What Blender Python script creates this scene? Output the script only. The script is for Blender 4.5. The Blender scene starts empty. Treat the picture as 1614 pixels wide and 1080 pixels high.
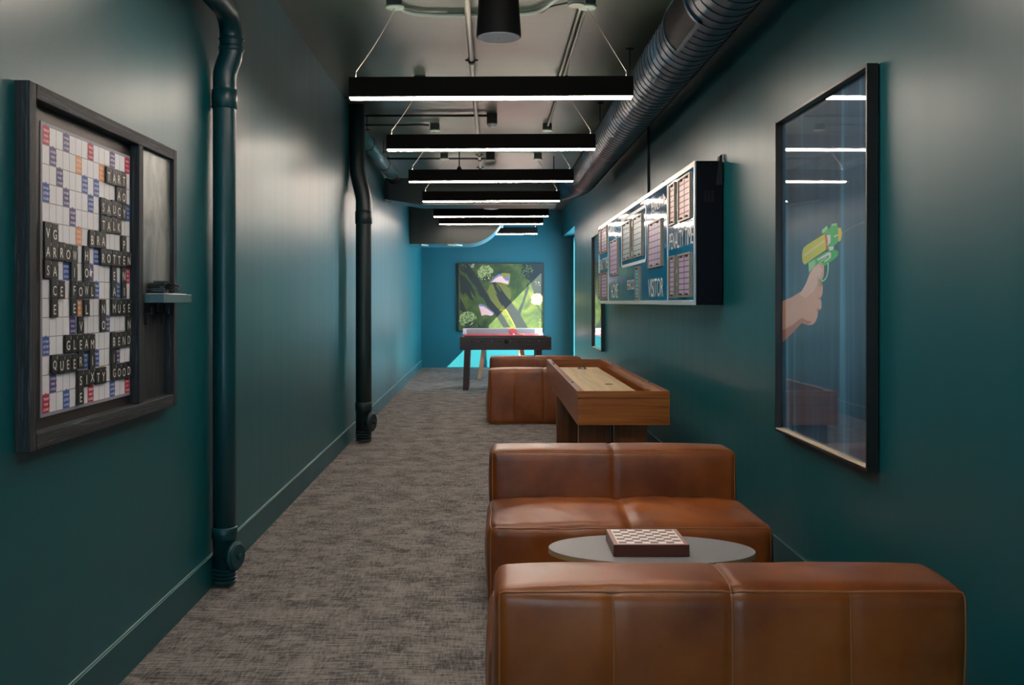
import bpy, bmesh, math, random
from mathutils import Vector, Matrix, noise
PI = math.pi
rnd = random.Random(7)
sc = bpy.context.scene
COL = sc.collection

# ------------------------------------------------------------------ camera
cam = bpy.data.cameras.new('camera'); co = bpy.data.objects.new('camera', cam); COL.objects.link(co)
CH = 1.43
co.location = (0, 0, CH); co.rotation_euler = (PI/2, 0, 0)
cam.sensor_width = 36; cam.lens = 34.57; cam.shift_x = 33/1614; cam.shift_y = -64/1614
cam.clip_start = 0.05; cam.clip_end = 200
sc.camera = co
# ------------------------------------------------------------------ world, sun, exposure
w = bpy.data.worlds.new('sky'); sc.world = w; w.use_nodes = True
bg = w.node_tree.nodes['Background']; bg.inputs[0].default_value = (0.46, 0.80, 1.0, 1); bg.inputs[1].default_value = 17.0
sd = bpy.data.lights.new('sun', 'SUN'); sd.energy = 46; sd.angle = 0.004; sd.color = (1.0, 0.86, 0.68)
so = bpy.data.objects.new('sun', sd); COL.objects.link(so); so.location = (6, 12, 8)
so.rotation_euler = Vector((-1, 1, -1)).to_track_quat('-Z', 'Y').to_euler()
LAMP_DOWN = 70.0; LAMP_UP = 29.0; LAMP_COL = (1.0, 0.84, 0.72)
vs = sc.view_settings
sc.display_settings.display_device = 'sRGB'
vs.view_transform = 'Standard'; vs.look = 'None'; vs.gamma = 1; vs.use_curve_mapping = False; vs.exposure = -0.03
sc.cycles.max_bounces = 10; sc.cycles.diffuse_bounces = 5; sc.cycles.glossy_bounces = 5; sc.cycles.transparent_max_bounces = 8
sc.cycles.caustics_reflective = False; sc.cycles.caustics_refractive = False
sc.cycles.use_denoising = True

# ------------------------------------------------------------------ materials
def lin(c):
    if isinstance(c, str):
        c = tuple(int(c[i:i+2], 16)/255 for i in (0, 2, 4))
    return tuple(x/12.92 if x <= .04045 else ((x+.055)/1.055)**2.4 for x in c) + (1,)
def mat(name, col, rough=.5, metal=0, spec=.5, emit=None, es=0, coat=0):
    m = bpy.data.materials.new(name); m.use_nodes = True
    b = m.node_tree.nodes['Principled BSDF']
    b.inputs['Base Color'].default_value = lin(col); b.inputs['Roughness'].default_value = rough
    b.inputs['Metallic'].default_value = metal; b.inputs['Specular IOR Level'].default_value = spec
    b.inputs['Coat Weight'].default_value = coat
    if emit:
        b.inputs['Emission Color'].default_value = tuple(emit) + (1,); b.inputs['Emission Strength'].default_value = es
    return m
class N:
    """small node-graph helper"""
    def __init__(s, m): s.m = m; s.t = m.node_tree; s.b = s.t.nodes['Principled BSDF']
    def n(s, t, **k):
        x = s.t.nodes.new(t)
        for a, v in k.items(): setattr(x, a, v)
        return x
    def l(s, a, b): s.t.links.new(a, b)
    def coord(s, scale=(1, 1, 1), rot=(0, 0, 0)):
        c = s.n('ShaderNodeTexCoord'); mp = s.n('ShaderNodeMapping')
        mp.inputs['Scale'].default_value = scale; mp.inputs['Rotation'].default_value = rot
        s.l(c.outputs['Object'], mp.inputs[0]); return mp.outputs[0]
    def noise(s, v, scale=5, detail=4, rough=.5, dist=0):
        x = s.n('ShaderNodeTexNoise'); s.l(v, x.inputs['Vector'])
        x.inputs['Scale'].default_value = scale; x.inputs['Detail'].default_value = detail
        x.inputs['Roughness'].default_value = rough; x.inputs['Distortion'].default_value = dist
        return x.outputs['Fac']
    def ramp(s, f, stops):
        x = s.n('ShaderNodeValToRGB'); s.l(f, x.inputs[0]); e = x.color_ramp.elements
        while len(e) < len(stops): e.new(.5)
        for i, (p, c) in enumerate(stops): e[i].position = p; e[i].color = lin(c) if not isinstance(c, (int, float)) else (c, c, c, 1)
        return x.outputs[0]
    def mix(s, f, a, b, mode='MIX'):
        x = s.n('ShaderNodeMix', data_type='RGBA', blend_type=mode)
        if isinstance(f, (int, float)): x.inputs[0].default_value = f
        else: s.l(f, x.inputs[0])
        for i, v in ((6, a), (7, b)):
            if isinstance(v, (str, tuple)): x.inputs[i].default_value = lin(v)
            else: s.l(v, x.inputs[i])
        return x.outputs[2]
    def math(s, op, a, b=0):
        x = s.n('ShaderNodeMath', operation=op)
        for i, v in ((0, a), (1, b)):
            if isinstance(v, (int, float)): x.inputs[i].default_value = v
            else: s.l(v, x.inputs[i])
        return x.outputs[0]
    def base(s, c): s.l(c, s.b.inputs['Base Color'])
    def rough(s, c): s.l(c, s.b.inputs['Roughness'])
    def bump(s, h, strength=.2, dist=.01):
        x = s.n('ShaderNodeBump'); x.inputs['Strength'].default_value = strength; x.inputs['Distance'].default_value = dist
        s.l(h, x.inputs['Height']); s.l(x.outputs[0], s.b.inputs['Normal'])

def paint(name, col, rough, streak, spec=.5, col2=None):
    m = mat(name, col, rough, spec=spec); g = N(m)
    f = g.noise(g.coord(streak), 1.0, 3, .55)
    g.base(g.mix(f, col, col2 or col))
    r = g.ramp(f, [(.3, rough-.02), (.7, rough+.02)]); g.rough(r)
    f2 = g.noise(g.coord((1, 1, 1)), 160, 2, .5)
    h = g.math('ADD', g.math('MULTIPLY', f, .22), g.math('MULTIPLY', f2, .10))
    g.bump(h, .045, .02); return m
M = {}
M['wall'] = paint('teal_wall_paint', '03525a', .38, (7, 7, .22), .50, '04565f')
M['wall_far'] = paint('blue_teal_wall_paint', '0c525e', .5, (9, 9, .5), .3, '0d5561')
M['trim'] = paint('teal_trim_paint', '034e56', .38, (3, 3, 3), .5, '045058')
M['ceil'] = paint('ceiling_paint', '2a443c', .34, (1.5, 16, 1), .8, '4c5448')
M['edgelight'] = mat('painted_edge_highlight', 'a9c4be', .35)
M['pipe'] = paint('drain_pipe_paint', '053b42', .36, (4, 4, 30), .5, '053d45')
M['pipe_dark'] = paint('dark_drain_pipe_paint', '16282b', .4, (4, 4, 30), .5, '182b2e')
M['black'] = mat('black_satin', '16110f', .45)
M['blackm'] = mat('black_matte', '121214', .65)
M['housing'] = mat('lamp_housing', '1a110d', .6, 0, .15)
M['cablew'] = mat('pale_cable', 'b9b2a6', .4)
M['cabled'] = mat('dark_cable', '20241f', .5)
M['steel'] = mat('steel', 'a8a8a8', .3, 1)
M['canopy'] = mat('pale_canopy', '8fa69c', .45)
M['conduit'] = mat('painted_conduit', '8a8d80', .35, 0, .6)
M['conduitd'] = mat('dark_conduit', '1a211f', .4)
M['duct'] = mat('duct_paint', '1b4d68', .36, .0, .45)
M['ductseam'] = mat('duct_seam', '0a1216', .5)
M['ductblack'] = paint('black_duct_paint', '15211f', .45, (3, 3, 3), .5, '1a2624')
M['ductlit'] = mat('duct_lit_teal', '4c8c98', .4, .2)
M['down'] = mat('lamp_diffuser', 'ffffff', .5, emit=LAMP_COL, es=LAMP_DOWN)
M['up'] = mat('lamp_uplight', 'ffffff', .5, emit=LAMP_COL, es=LAMP_UP)
M['white'] = mat('white_plastic', 'd9dde0', .4)
M['spkgr'] = mat('speaker_grille', 'dbe8f8', .6)

def glass(name, rough=.02, gain=1.0):
    """thin clear pane: Schlick reflection over transparency, the same from both sides"""
    m = bpy.data.materials.new(name); m.use_nodes = True; t = m.node_tree; t.nodes.clear()
    o = t.nodes.new('ShaderNodeOutputMaterial'); mx = t.nodes.new('ShaderNodeMixShader'); ge = t.nodes.new('ShaderNodeNewGeometry')
    tr = t.nodes.new('ShaderNodeBsdfTransparent'); gl = t.nodes.new('ShaderNodeBsdfGlossy'); gl.inputs['Roughness'].default_value = rough
    d = t.nodes.new('ShaderNodeVectorMath'); d.operation = 'DOT_PRODUCT'; t.links.new(ge.outputs['Normal'], d.inputs[0]); t.links.new(ge.outputs['Incoming'], d.inputs[1])
    def mth(op, a, b):
        x = t.nodes.new('ShaderNodeMath'); x.operation = op
        for i, v in ((0, a), (1, b)):
            if isinstance(v, (int, float)): x.inputs[i].default_value = v
            else: t.links.new(v, x.inputs[i])
        return x.outputs[0]
    c = mth('SUBTRACT', 1.0, mth('ABSOLUTE', d.outputs['Value'], 0)); r = mth('ADD', mth('MULTIPLY', mth('POWER', c, 5.0), .96*gain), .04)
    t.links.new(r, mx.inputs[0]); t.links.new(tr.outputs[0], mx.inputs[1]); t.links.new(gl.outputs[0], mx.inputs[2]); t.links.new(mx.outputs[0], o.inputs[0])
    return m
M['glass'] = glass('picture_glass')
M['pane'] = glass('window_glass')

def leather(name):
    m = mat(name, '8a4a26', .38, spec=.5); g = N(m)
    big = g.noise(g.coord((1, 1, 1)), 2.4, 3, .5, 0)
    fine = g.noise(g.coord((1, 1, 1)), 7, 5, .6, 0)
    c = g.ramp(big, [(.3, '5e2c08'), (.5, '80400c'), (.7, '9c571e')])
    c = g.mix(g.ramp(fine, [(.40, 0.0), (.8, .35)]), c, 'a86a3c')
    g.base(c)
    g.rough(g.ramp(fine, [(.3, .30), (.7, .41)]))
    v = g.n('ShaderNodeTexVoronoi', feature='DISTANCE_TO_EDGE'); g.l(g.coord(), v.inputs['Vector']); v.inputs['Scale'].default_value = 330
    h = g.math('ADD', g.math('MULTIPLY', v.outputs['Distance'], .35), g.math('MULTIPLY', g.noise(g.coord(), 9, 5, .5, .4), .8))
    g.bump(h, .12, .006); return m
M['leather'] = leather('tan_leather')
M['piping'] = mat('leather_piping', '8f5c38', .45)

def carpet():
    m = mat('woven_carpet', '6d655e', .95, spec=.15); g = N(m)
    a = g.noise(g.coord((9, 100, 1)), 1.0, 5, .7, .5)
    b = g.noise(g.coord((95, 12, 1)), 1.0, 5, .7, .5)
    big = g.noise(g.coord((1, 1, 1)), 5.0, 4, .7)
    fine = g.noise(g.coord((1, 1, 1)), 330, 2, .6)
    s = g.math('ADD', g.math('MULTIPLY', a, .62), g.math('MULTIPLY', b, .38))
    s = g.math('ADD', s, g.math('MULTIPLY', g.math('SUBTRACT', big, .5), .35))
    s = g.math('ADD', s, g.math('MULTIPLY', g.math('SUBTRACT', fine, .5), .30))
    c = g.ramp(s, [(.41, '444243'), (.47, '666361'), (.52, '84807c'), (.62, '938f8b')])
    g.base(c); g.bump(s, .6, .006); return m
M['carpet'] = carpet()

def wood(name, c1, c2, c3, axis='y', scale=1., rough=.32):
    m = mat(name, c1, rough); g = N(m)
    sc_ = {'y': (22, 1.2, 26), 'x': (1.2, 22, 26), 'z': (22, 22, 1.0)}[axis]
    f = g.noise(g.coord(tuple(k*scale for k in sc_)), 1, 6, .6, .8)
    g.base(g.ramp(f, [(.3, c1), (.5, c2), (.72, c3)])); g.bump(f, .08, .003); return m
M['woody'] = wood('walnut_rail_wood', '5e2d10', '854516', '9c5c24', 'y')
M['woodx'] = wood('walnut_end_wood', '6e380a', '935210', 'a86a20', 'x')
M['woodz'] = wood('walnut_pedestal_wood', '4a2a14', '6b4020', '84552c', 'z')
M['maple'] = wood('maple_playfield', 'b89a6c', 'd6bd90', 'e4cea4', 'y', .5)
M['ash'] = wood('ash_wood', 'c9a476', 'dcbb8e', 'e8caa0', 'z')
M['fooswood'] = wood('dark_table_wood', '2c1b14', '38231a', '452c20', 'x')
def barn():
    m = mat('weathered_black_wood', '141a1f', .62); g = N(m)
    f = g.noise(g.coord((60, 3, 120)), 1, 8, .75, 1.0); g.base(g.ramp(f, [(.42, '080c10'), (.54, '16222a'), (.70, '566a72')])); g.bump(f, .5, .006); return m
def barnv():
    m = mat('weathered_black_wood_upright', '141a1f', .62); g = N(m)
    f = g.noise(g.coord((110, 110, 3)), 1, 8, .75, 1.0); g.base(g.ramp(f, [(.42, '080c10'), (.54, '16222a'), (.70, '566a72')])); g.bump(f, .5, .006); return m
M['barn'] = barn(); M['barnv'] = barnv()

# ------------------------------------------------------------------ mesh builder
class MB:
    def __init__(s): s.v = []; s.f = []; s.m = []; s.sm = []
    def face(s, idx, mi, sm=False): s.f.append(tuple(idx)); s.m.append(mi); s.sm.append(sm)
    def box(s, x0, x1, y0, y1, z0, z1, mi=0):
        b = len(s.v); x0, x1 = sorted((x0, x1)); y0, y1 = sorted((y0, y1)); z0, z1 = sorted((z0, z1))
        s.v += [(x, y, z) for z in (z0, z1) for y in (y0, y1) for x in (x0, x1)]
        for q in ((0, 2, 3, 1), (4, 5, 7, 6), (0, 1, 5, 4), (2, 6, 7, 3), (0, 4, 6, 2), (1, 3, 7, 5)): s.face([b+i for i in q], mi)
        return s
    def hull8(s, pts, mi=0):
        """8 points: bottom ring 4, top ring 4 (counter-clockwise seen from above)"""
        b = len(s.v); s.v += [tuple(p) for p in pts]
        for q in ((3, 2, 1, 0), (4, 5, 6, 7), (0, 1, 5, 4), (1, 2, 6, 5), (2, 3, 7, 6), (3, 0, 4, 7)): s.face([b+i for i in q], mi)
        return s
    def tube(s, path, r, seg=12, mi=0, cap=True, closed=False):
        P = [Vector(p) for p in path]; n = len(P); R = r if isinstance(r, (list, tuple)) else [r]*n
        b = len(s.v); prev = None
        for i in range(n):
            if closed: t = (P[(i+1) % n]-P[i-1])
            else: t = (P[min(i+1, n-1)]-P[max(i-1, 0)])
            if t.length < 1e-9: t = Vector((0, 0, 1))
            t.normalize()
            if prev is None:
                a = Vector((0, 0, 1)) if abs(t.z) < .9 else Vector((1, 0, 0)); u = t.cross(a).normalized()
            else:
                u = (prev - t*prev.dot(t)).normalized()
            prev = u; v = t.cross(u)
            for k in range(seg):
                a = 2*PI*k/seg; s.v.append(tuple(P[i]+(u*math.cos(a)+v*math.sin(a))*R[i]))
        rng = n if closed else n-1
        for i in range(rng):
            j = (i+1) % n
            for k in range(seg):
                l = (k+1) % seg; s.face((b+i*seg+k, b+i*seg+l, b+j*seg+l, b+j*seg+k), mi, True)
        if cap and not closed:
            s.face([b+k for k in range(seg)][::-1], mi); s.face([b+(n-1)*seg+k for k in range(seg)], mi)
        return s
    def lathe(s, prof, origin, axis=(0, 0, 1), seg=32, mi=0):
        """prof: (radius, height) list along axis"""
        A = Vector(axis).normalized(); a = Vector((1, 0, 0)) if abs(A.x) < .9 else Vector((0, 1, 0)); u = A.cross(a).normalized(); v = A.cross(u); O = Vector(origin)
        b = len(s.v)
        for r, h in prof:
            for k in range(seg):
                t = 2*PI*k/seg; s.v.append(tuple(O+A*h+(u*math.cos(t)+v*math.sin(t))*max(r, 1e-5)))
        for i in range(len(prof)-1):
            flat = abs(prof[i][1]-prof[i+1][1]) < 1e-6
            for k in range(seg):
                l = (k+1) % seg; s.face((b+i*seg+k, b+i*seg+l, b+(i+1)*seg+l, b+(i+1)*seg+k), mi, not flat)
        s.face([b+k for k in range(seg)][::-1], mi); s.face([b+(len(prof)-1)*seg+k for k in range(seg)], mi)
        return s
    def poly(s, pts, mi=0):
        b = len(s.v); s.v += [tuple(p) for p in pts]; s.face(range(b, b+len(pts)), mi); return s
    def mesh(s, verts, faces, mi=0, sm=False):
        b = len(s.v); s.v += [tuple(p) for p in verts]
        for f in faces: s.face([b+i for i in f], mi, sm)
        return s
    def build(s, name, mats, parent=None, bevel=0, seg=2, normals=True):
        me = bpy.data.meshes.new(name); me.from_pydata(s.v, [], s.f)
        for m in (mats if isinstance(mats, (list, tuple)) else [mats]): me.materials.append(m)
        for p, mi, sm in zip(me.polygons, s.m, s.sm): p.material_index = mi; p.use_smooth = sm
        if normals:
            bm = bmesh.new(); bm.from_mesh(me); bmesh.ops.recalc_face_normals(bm, faces=bm.faces); bm.to_mesh(me); bm.free()
        me.update()
        o = bpy.data.objects.new(name, me); COL.objects.link(o)
        if parent is not None:
            o.parent = parent
            if parent.parent is None: o.matrix_parent_inverse = Matrix.Translation(-parent.location)
        if bevel:
            b = o.modifiers.new('bevel', 'BEVEL'); b.width = bevel; b.segments = seg; b.limit_method = 'ANGLE'; b.angle_limit = .6; b.harden_normals = False
        return o
def tag(o, label, cat, group=None):
    o['label'] = label; o['category'] = cat
    if group: o['group'] = group
    return o
def thing(name, loc, label, cat, group=None):
    o = bpy.data.objects.new(name, None); COL.objects.link(o); o.location = loc; o.empty_display_size = .1
    return tag(o, label, cat, group)
def struct(o): o['kind'] = 'structure'; return o
def dup(root, delta, label, group=None, rotz=None):
    r = root.copy(); COL.objects.link(r); r.location = root.location + Vector(delta); r['label'] = label
    if rotz is not None: r.rotation_euler = (0, 0, rotz)
    if group: r['group'] = group
    for ch in list(root.children):
        c = ch.copy(); COL.objects.link(c); c.parent = r
        for gch in list(ch.children):
            d = gch.copy(); COL.objects.link(d); d.parent = c
    return r
def arc(c, r, a0, a1, n, plane='xz'):
    out = []
    for i in range(n+1):
        a = a0+(a1-a0)*i/n; p, q = r*math.cos(a), r*math.sin(a)
        out.append({'xz': (c[0]+p, c[1], c[2]+q), 'yz': (c[0], c[1]+p, c[2]+q), 'xy': (c[0]+p, c[1]+q, c[2])}[plane])
    return out
_tc = {}
def text_mesh(t, bold=0, res=3):
    """lettering as filled outlines, normalised to height 1 (cap height), returns verts, faces, width"""
    k = (t, bold, res)
    if k in _tc: return _tc[k]
    cu = bpy.data.curves.new('t', 'FONT'); cu.body = t; cu.size = 1; cu.resolution_u = res; cu.offset = bold; cu.fill_mode = 'FRONT'
    o = bpy.data.objects.new('t', cu); COL.objects.link(o)
    dg = bpy.context.evaluated_depsgraph_get(); me = bpy.data.meshes.new_from_object(o.evaluated_get(dg))
    V = [v.co.copy() for v in me.vertices]; F = [tuple(p.vertices) for p in me.polygons]
    bpy.data.objects.remove(o); bpy.data.curves.remove(cu); bpy.data.meshes.remove(me)
    x0 = min(v.x for v in V); x1 = max(v.x for v in V); y0 = min(v.y for v in V); y1 = max(v.y for v in V)
    V = [((v.x-x0)/(x1-x0), (v.y-y0)/(y1-y0)) for v in V]
    _tc[k] = (V, F, (x1-x0)/(y1-y0)); return _tc[k]
class Plane:
    """a wall plane: origin, direction to the viewer's right, normal towards the room"""
    def __init__(s, o, r, n): s.o = Vector(o); s.r = Vector(r); s.n = Vector(n)
    def p(s, u, z, h=0): return s.o + s.r*u + Vector((0, 0, z)) + s.n*h
    def text(s, mb, t, u, z, wd, ht, h, mi, bold=0, res=3):
        """fit text into a box with lower left corner (u,z); wd None keeps proportion"""
        V, F, asp = text_mesh(t, bold, res)
        if wd is None: wd = asp*ht
        mb.mesh([s.p(u+x*wd, z+y*ht, h) for x, y in V], F, mi); return wd
    def quad(s, mb, u0, u1, z0, z1, h, mi): mb.poly([s.p(u0, z0, h), s.p(u1, z0, h), s.p(u1, z1, h), s.p(u0, z1, h)], mi)
    def pl(s, mb, pts, h, mi):
        mb.poly([s.p(u, z, h) for u, z in pts], mi)
    def slab(s, mb, u0, u1, z0, z1, h0, h1, mi):
        a = [s.p(u0, z0, h0), s.p(u1, z0, h0), s.p(u1, z0, h1), s.p(u0, z0, h1), s.p(u0, z1, h0), s.p(u1, z1, h0), s.p(u1, z1, h1), s.p(u0, z1, h1)]
        mb.hull8(a, mi)

# ================================================================== SETTING
YB, YF, XR, ZC = 21.4, -3.2, 1.55, 3.43
def XL(y): return -1.380-.0063*y
WX = 1.77                      # outer face of the far right window recess
mb = MB(); mb.poly([(-1.9, YF-.2, 0), (2.1, YF-.2, 0), (2.1, YB+.2, 0), (-1.9, YB+.2, 0)]); struct(mb.build('floor', M['carpet']))
mb = MB(); mb.box(-1.9, 2.1, YF-.2, YB+.2, ZC, ZC+.15); struct(mb.build('ceiling', M['ceil']))
mb = MB(); mb.hull8([(XL(YF)-.15, YF, 0), (XL(YF), YF, 0), (XL(YB), YB, 0), (XL(YB)-.15, YB, 0), (XL(YF)-.15, YF, ZC), (XL(YF), YF, ZC), (XL(YB), YB, ZC), (XL(YB)-.15, YB, ZC)]); struct(mb.build('wall_left', M['wall']))
YW = 18.24; HD = 2.84
mb = MB(); mb.box(XR, WX+.1, YF, YW, 0, ZC); mb.box(XR, WX+.1, YW, YB, HD, ZC); struct(mb.build('wall_right', M['wall']))
mb = MB(); mb.box(-1.9, 2.1, YB, YB+.15, 0, ZC); struct(mb.build('wall_back', M['wall_far']))
# wall behind the camera, with an unseen window added to light the near end
mb = MB(); mb.box(-1.9, -1.05, YF-.15, YF, 0, ZC); mb.box(.2, 2.1, YF-.15, YF, 0, ZC); mb.box(-1.05, .2, YF-.15, YF, 0, .75); mb.box(-1.05, .2, YF-.15, YF, 2.15, ZC)
struct(mb.build('wall_front', M['wall']))
w2 = MB()
for z in (.75, 2.11): w2.box(-1.05, .2, YF-.1, YF-.04, z, z+.04)
for x in (-1.05, -.44, .16): w2.box(x, x+.04, YF-.1, YF-.04, .75, 2.15)
w2 = struct(w2.build('added_window_2', M['black']))
mb = MB(); mb.box(-1.01, .16, YF-.075, YF-.07, .79, 2.11); mb.build('pane', M['pane'], w2)
# far right window: frame of mullions, glazing
mb = MB()
F0, F1 = YW, 20.75
for y in (F0, F1-.05, 19.45): mb.box(WX-.03, WX+.03, y, y+.05, 0, HD)
for z in (0, HD-.05): mb.box(WX-.03, WX+.03, F0, F1, z, z+.05)
mb.box(WX-.03, WX+.08, F1-.02, YB, 0, HD)
w1 = struct(mb.build('window_1', M['wall_far']))
mb = MB(); mb.box(WX-.003, WX+.003, F0+.05, F1-.05, .05, HD-.05); mb.build('pane', M['pane'], w1)
# baseboards; pale strips paint a highlight along the left one's top edge
def base_board(name, p0, p1, n, m, line=True):
    a = Vector(p0); b = Vector(p1); n = Vector(n)
    mb = MB(); t = n*.013
    q = [a, b, b+t, a+t]; mb.hull8([(*v.xy, 0) for v in q]+[(*v.xy, .158) for v in q]); o = struct(mb.build(name, m))
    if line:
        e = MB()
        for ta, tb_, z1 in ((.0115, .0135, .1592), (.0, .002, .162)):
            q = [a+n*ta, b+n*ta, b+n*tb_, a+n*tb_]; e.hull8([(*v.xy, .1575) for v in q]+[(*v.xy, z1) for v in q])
        e.build('highlight_line', M['edgelight'], o)
    return o
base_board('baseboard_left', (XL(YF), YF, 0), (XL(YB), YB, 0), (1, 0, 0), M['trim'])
base_board('baseboard_right', (XR, YF, 0), (XR, YW, 0), (-1, 0, 0), M['trim'], False)
mb = MB(); mb.box(XL(YB), WX, YB-.012, YB, 0, .17); struct(mb.build('baseboard_back', M['wall_far']))
mb = MB(); mb.box(1.297, 1.301, YB-.002, YB, .17, ZC); struct(mb.build('trim_1', M['trim']))

# ================================================================== LINEAR PENDANT LIGHTS
D = [1.78, 4.11, 6.42, 8.73, 11.04, 13.25, 15.8, 17.5, 19.6]
ZL = CH+1.355
places = ['the one nearest the entrance end', 'the one over the near sofa', 'in front, the widest in view, over the facing sofas',
  'second below the spiral duct', 'third, level with the scoreboard', 'fourth, hanging in front of the black crossing duct', 'fifth, just behind the black crossing duct', 'sixth, right below the fifth', 'shortest visible one, half hidden by the curved duct']
def pendant(y, dz, lab):
    t = thing('linear_pendant_light', (0, y, ZC), 'black linear pendant lamp, '+lab, 'ceiling light', 'linear pendant lights across the corridor')
    tilt = .004
    z0 = ZL+dz
    def hb(x0, x1, y0, y1, za, zb):
        return [(x0, y0, za+x0*tilt), (x1, y0, za+x1*tilt), (x1, y1, za+x1*tilt), (x0, y1, za+x0*tilt), (x0, y0, zb+x0*tilt), (x1, y0, zb+x1*tilt), (x1, y1, zb+x1*tilt), (x0, y1, zb+x0*tilt)]
    mb = MB(); yy0, yy1 = y-.035, y+.035
    mb.hull8(hb(-.919, .919, yy0, yy0+.006, z0, z0+.13)); mb.hull8(hb(-.919, .919, yy1-.006, yy1, z0, z0+.13))
    mb.hull8(hb(-.925, -.919, yy0, yy1, z0-.009, z0+.13)); mb.hull8(hb(.919, .925, yy0, yy1, z0-.009, z0+.13))
    mb.hull8(hb(-.919, .919, yy0+.006, yy1-.006, z0+.03, z0+.09))
    mb.build('housing', M['housing'], t)
    mb = MB(); mb.hull8(hb(-.918, .918, yy0+.001, yy1-.001, z0-.009, z0)); mb.build('diffuser', M['down'], t)
    mb = MB(); mb.hull8(hb(-.90, .90, yy0+.01, yy1-.01, z0+.09, z0+.098)); mb.build('uplight_diffuser', M['up'], t)
    for s in (-1, 1):
        mb = MB(); mb.lathe([(.05, 0), (.062, .004), (.062, .016), (.05, .02)], (s*.63, y, ZC-.085), seg=24); c = mb.build('canopy', M['canopy'], t)
        mb = MB(); mb.box(s*.63-.05, s*.63+.05, y-.05, y+.05, ZC-.066, ZC); mb.build('junction_box', M['conduitd'], t, .004)
        a = Vector((s*.63, y, ZC-.085)); b = Vector((s*.885, y, z0+.165))
        mb = MB()
        if s < 0:
            mb.tube([a.lerp(b, k/10)+Vector((.012*math.sin(PI*k/10), 0, -.004*math.sin(PI*k/10))) for k in range(11)], .004, 6)
        else: mb.tube([a, b], .0018, 5)
        mb.build('suspension_cable', M['cablew'], t)
        mb = MB(); mb.lathe([(.006, 0), (.006, .035), (.003, .045)], (s*.885, y, z0+.13), seg=10); mb.build('cable_gripper', M['steel'], t)
dzs = [0, 0, -.02, 0, 0, .005, .02, .033, 0]
for y, dz, lab in zip(D, dzs, places): pendant(y, dz, lab)

# ================================================================== CEILING SERVICES
mb = MB(); pp = [(-.155, y, ZC-.07) for y in (YF+.1, 5, 10, 14.16)]; mb.tube(pp, .021, 14)
t = thing('sprinkler_pipe', (-.155, 7, ZC), 'pale metal sprinkler pipe running the length of the ceiling', 'pipe'); mb.build('pipe', M['conduit'], t)
for y in (7.85, 12.9, 13.3, 14.1):
    mb = MB(); mb.tube([(-.155, y-.04, ZC-.07), (-.155, y+.04, ZC-.07)], .03, 14)
    mb.tube([(-.155-.05, y, ZC-.07), (-.155+.05, y, ZC-.07)], .008, 8); mb.build('coupling', M['blackm'] if y < 10 else M['conduitd'], t)
def conduit(path, r, m, label, name='conduit', clips=()):
    mb = MB(); mb.tube(path, r, 10); o = mb.build(name, m); return tag(o, label, 'conduit')
def smooth(path, n=6):
    P = [Vector(p) for p in path]; out = []
    for i in range(len(P)-1):
        a = P[max(i-1, 0)]; b = P[i]; c = P[i+1]; d = P[min(i+2, len(P)-1)]
        for k in range(n):
            t = k/n; out.append(.5*((2*b)+(-a+c)*t+(2*a-5*b+4*c-d)*t*t+(-a+3*b-3*c+d)*t**3))
    out.append(P[-1]); return out
conduit([(.60, 4.0, ZC-.03), (.60, 8.7, ZC-.03)], .011, M['conduit'], 'pale conduit along the ceiling, left one of the close pair on the right')
conduit([(.635, 4.0, ZC-.03), (.635, 11.0, ZC-.03)], .011, M['conduit'], 'pale conduit along the ceiling, right one of the close pair on the right')
conduit(smooth([(-.62, 6.5, ZC-.02), (-.58, 6.7, ZC-.02), (-.42, 6.78, ZC-.02), (0, 6.78, ZC-.02), (.30, 6.72, ZC-.02), (.42, 6.40, ZC-.03), (.50, 6.30, ZC-.03)]), .014, M['canopy'], 'wavy green grey conduit crossing the ceiling behind the nearest speaker')
conduit(smooth([(-.30, 6.83, ZC-.012), (.10, 6.83, ZC-.012), (.33, 6.76, ZC-.012), (.40, 6.62, ZC-.012), (.52, 6.5, ZC-.02)]), .006, M['conduitd'], 'thin dark cable beside the wavy conduit on the ceiling')
conduit([(-1.43, 10.4, ZC-.03), (-.04, 10.4, ZC-.03)], .013, M['conduitd'], 'black conduit crossing the ceiling from the left wall to the round sensor')
conduit(smooth([(-1.43, 10.95, ZC-.03), (-1.0, 10.95, ZC-.03), (-.80, 10.93, ZC-.03), (-.69, 10.94, ZC-.035)]), .012, M['conduitd'], 'short black conduit from the left wall to the third lamp fixing')
conduit([(-1.45, 13.45, ZC-.04), (-.02, 13.45, ZC-.04)], .014, M['conduitd'], 'black conduit crossing the ceiling just before the crossing duct')
conduit([(-1.43, 9.55, ZC-.012), (1.4, 9.55, ZC-.012)], .005, M['conduitd'], 'thin black line cable crossing the ceiling behind the front lamp')
# octagonal junction box
t = thing('junction_box', (.545, 6.28, ZC), 'green painted octagonal junction box beside the wavy conduit', 'junction box')
mb = MB(); mb.lathe([(.055, 0), (.058, .01), (.058, .1)], (.545, 6.28, ZC-.1), seg=8); mb.build('box', M['canopy'], t)
mb = MB(); mb.lathe([(.05, 0), (.055, .008)], (.545, 6.28, ZC-.109), seg=16); mb.build('cover', M['conduit'], t)
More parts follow.
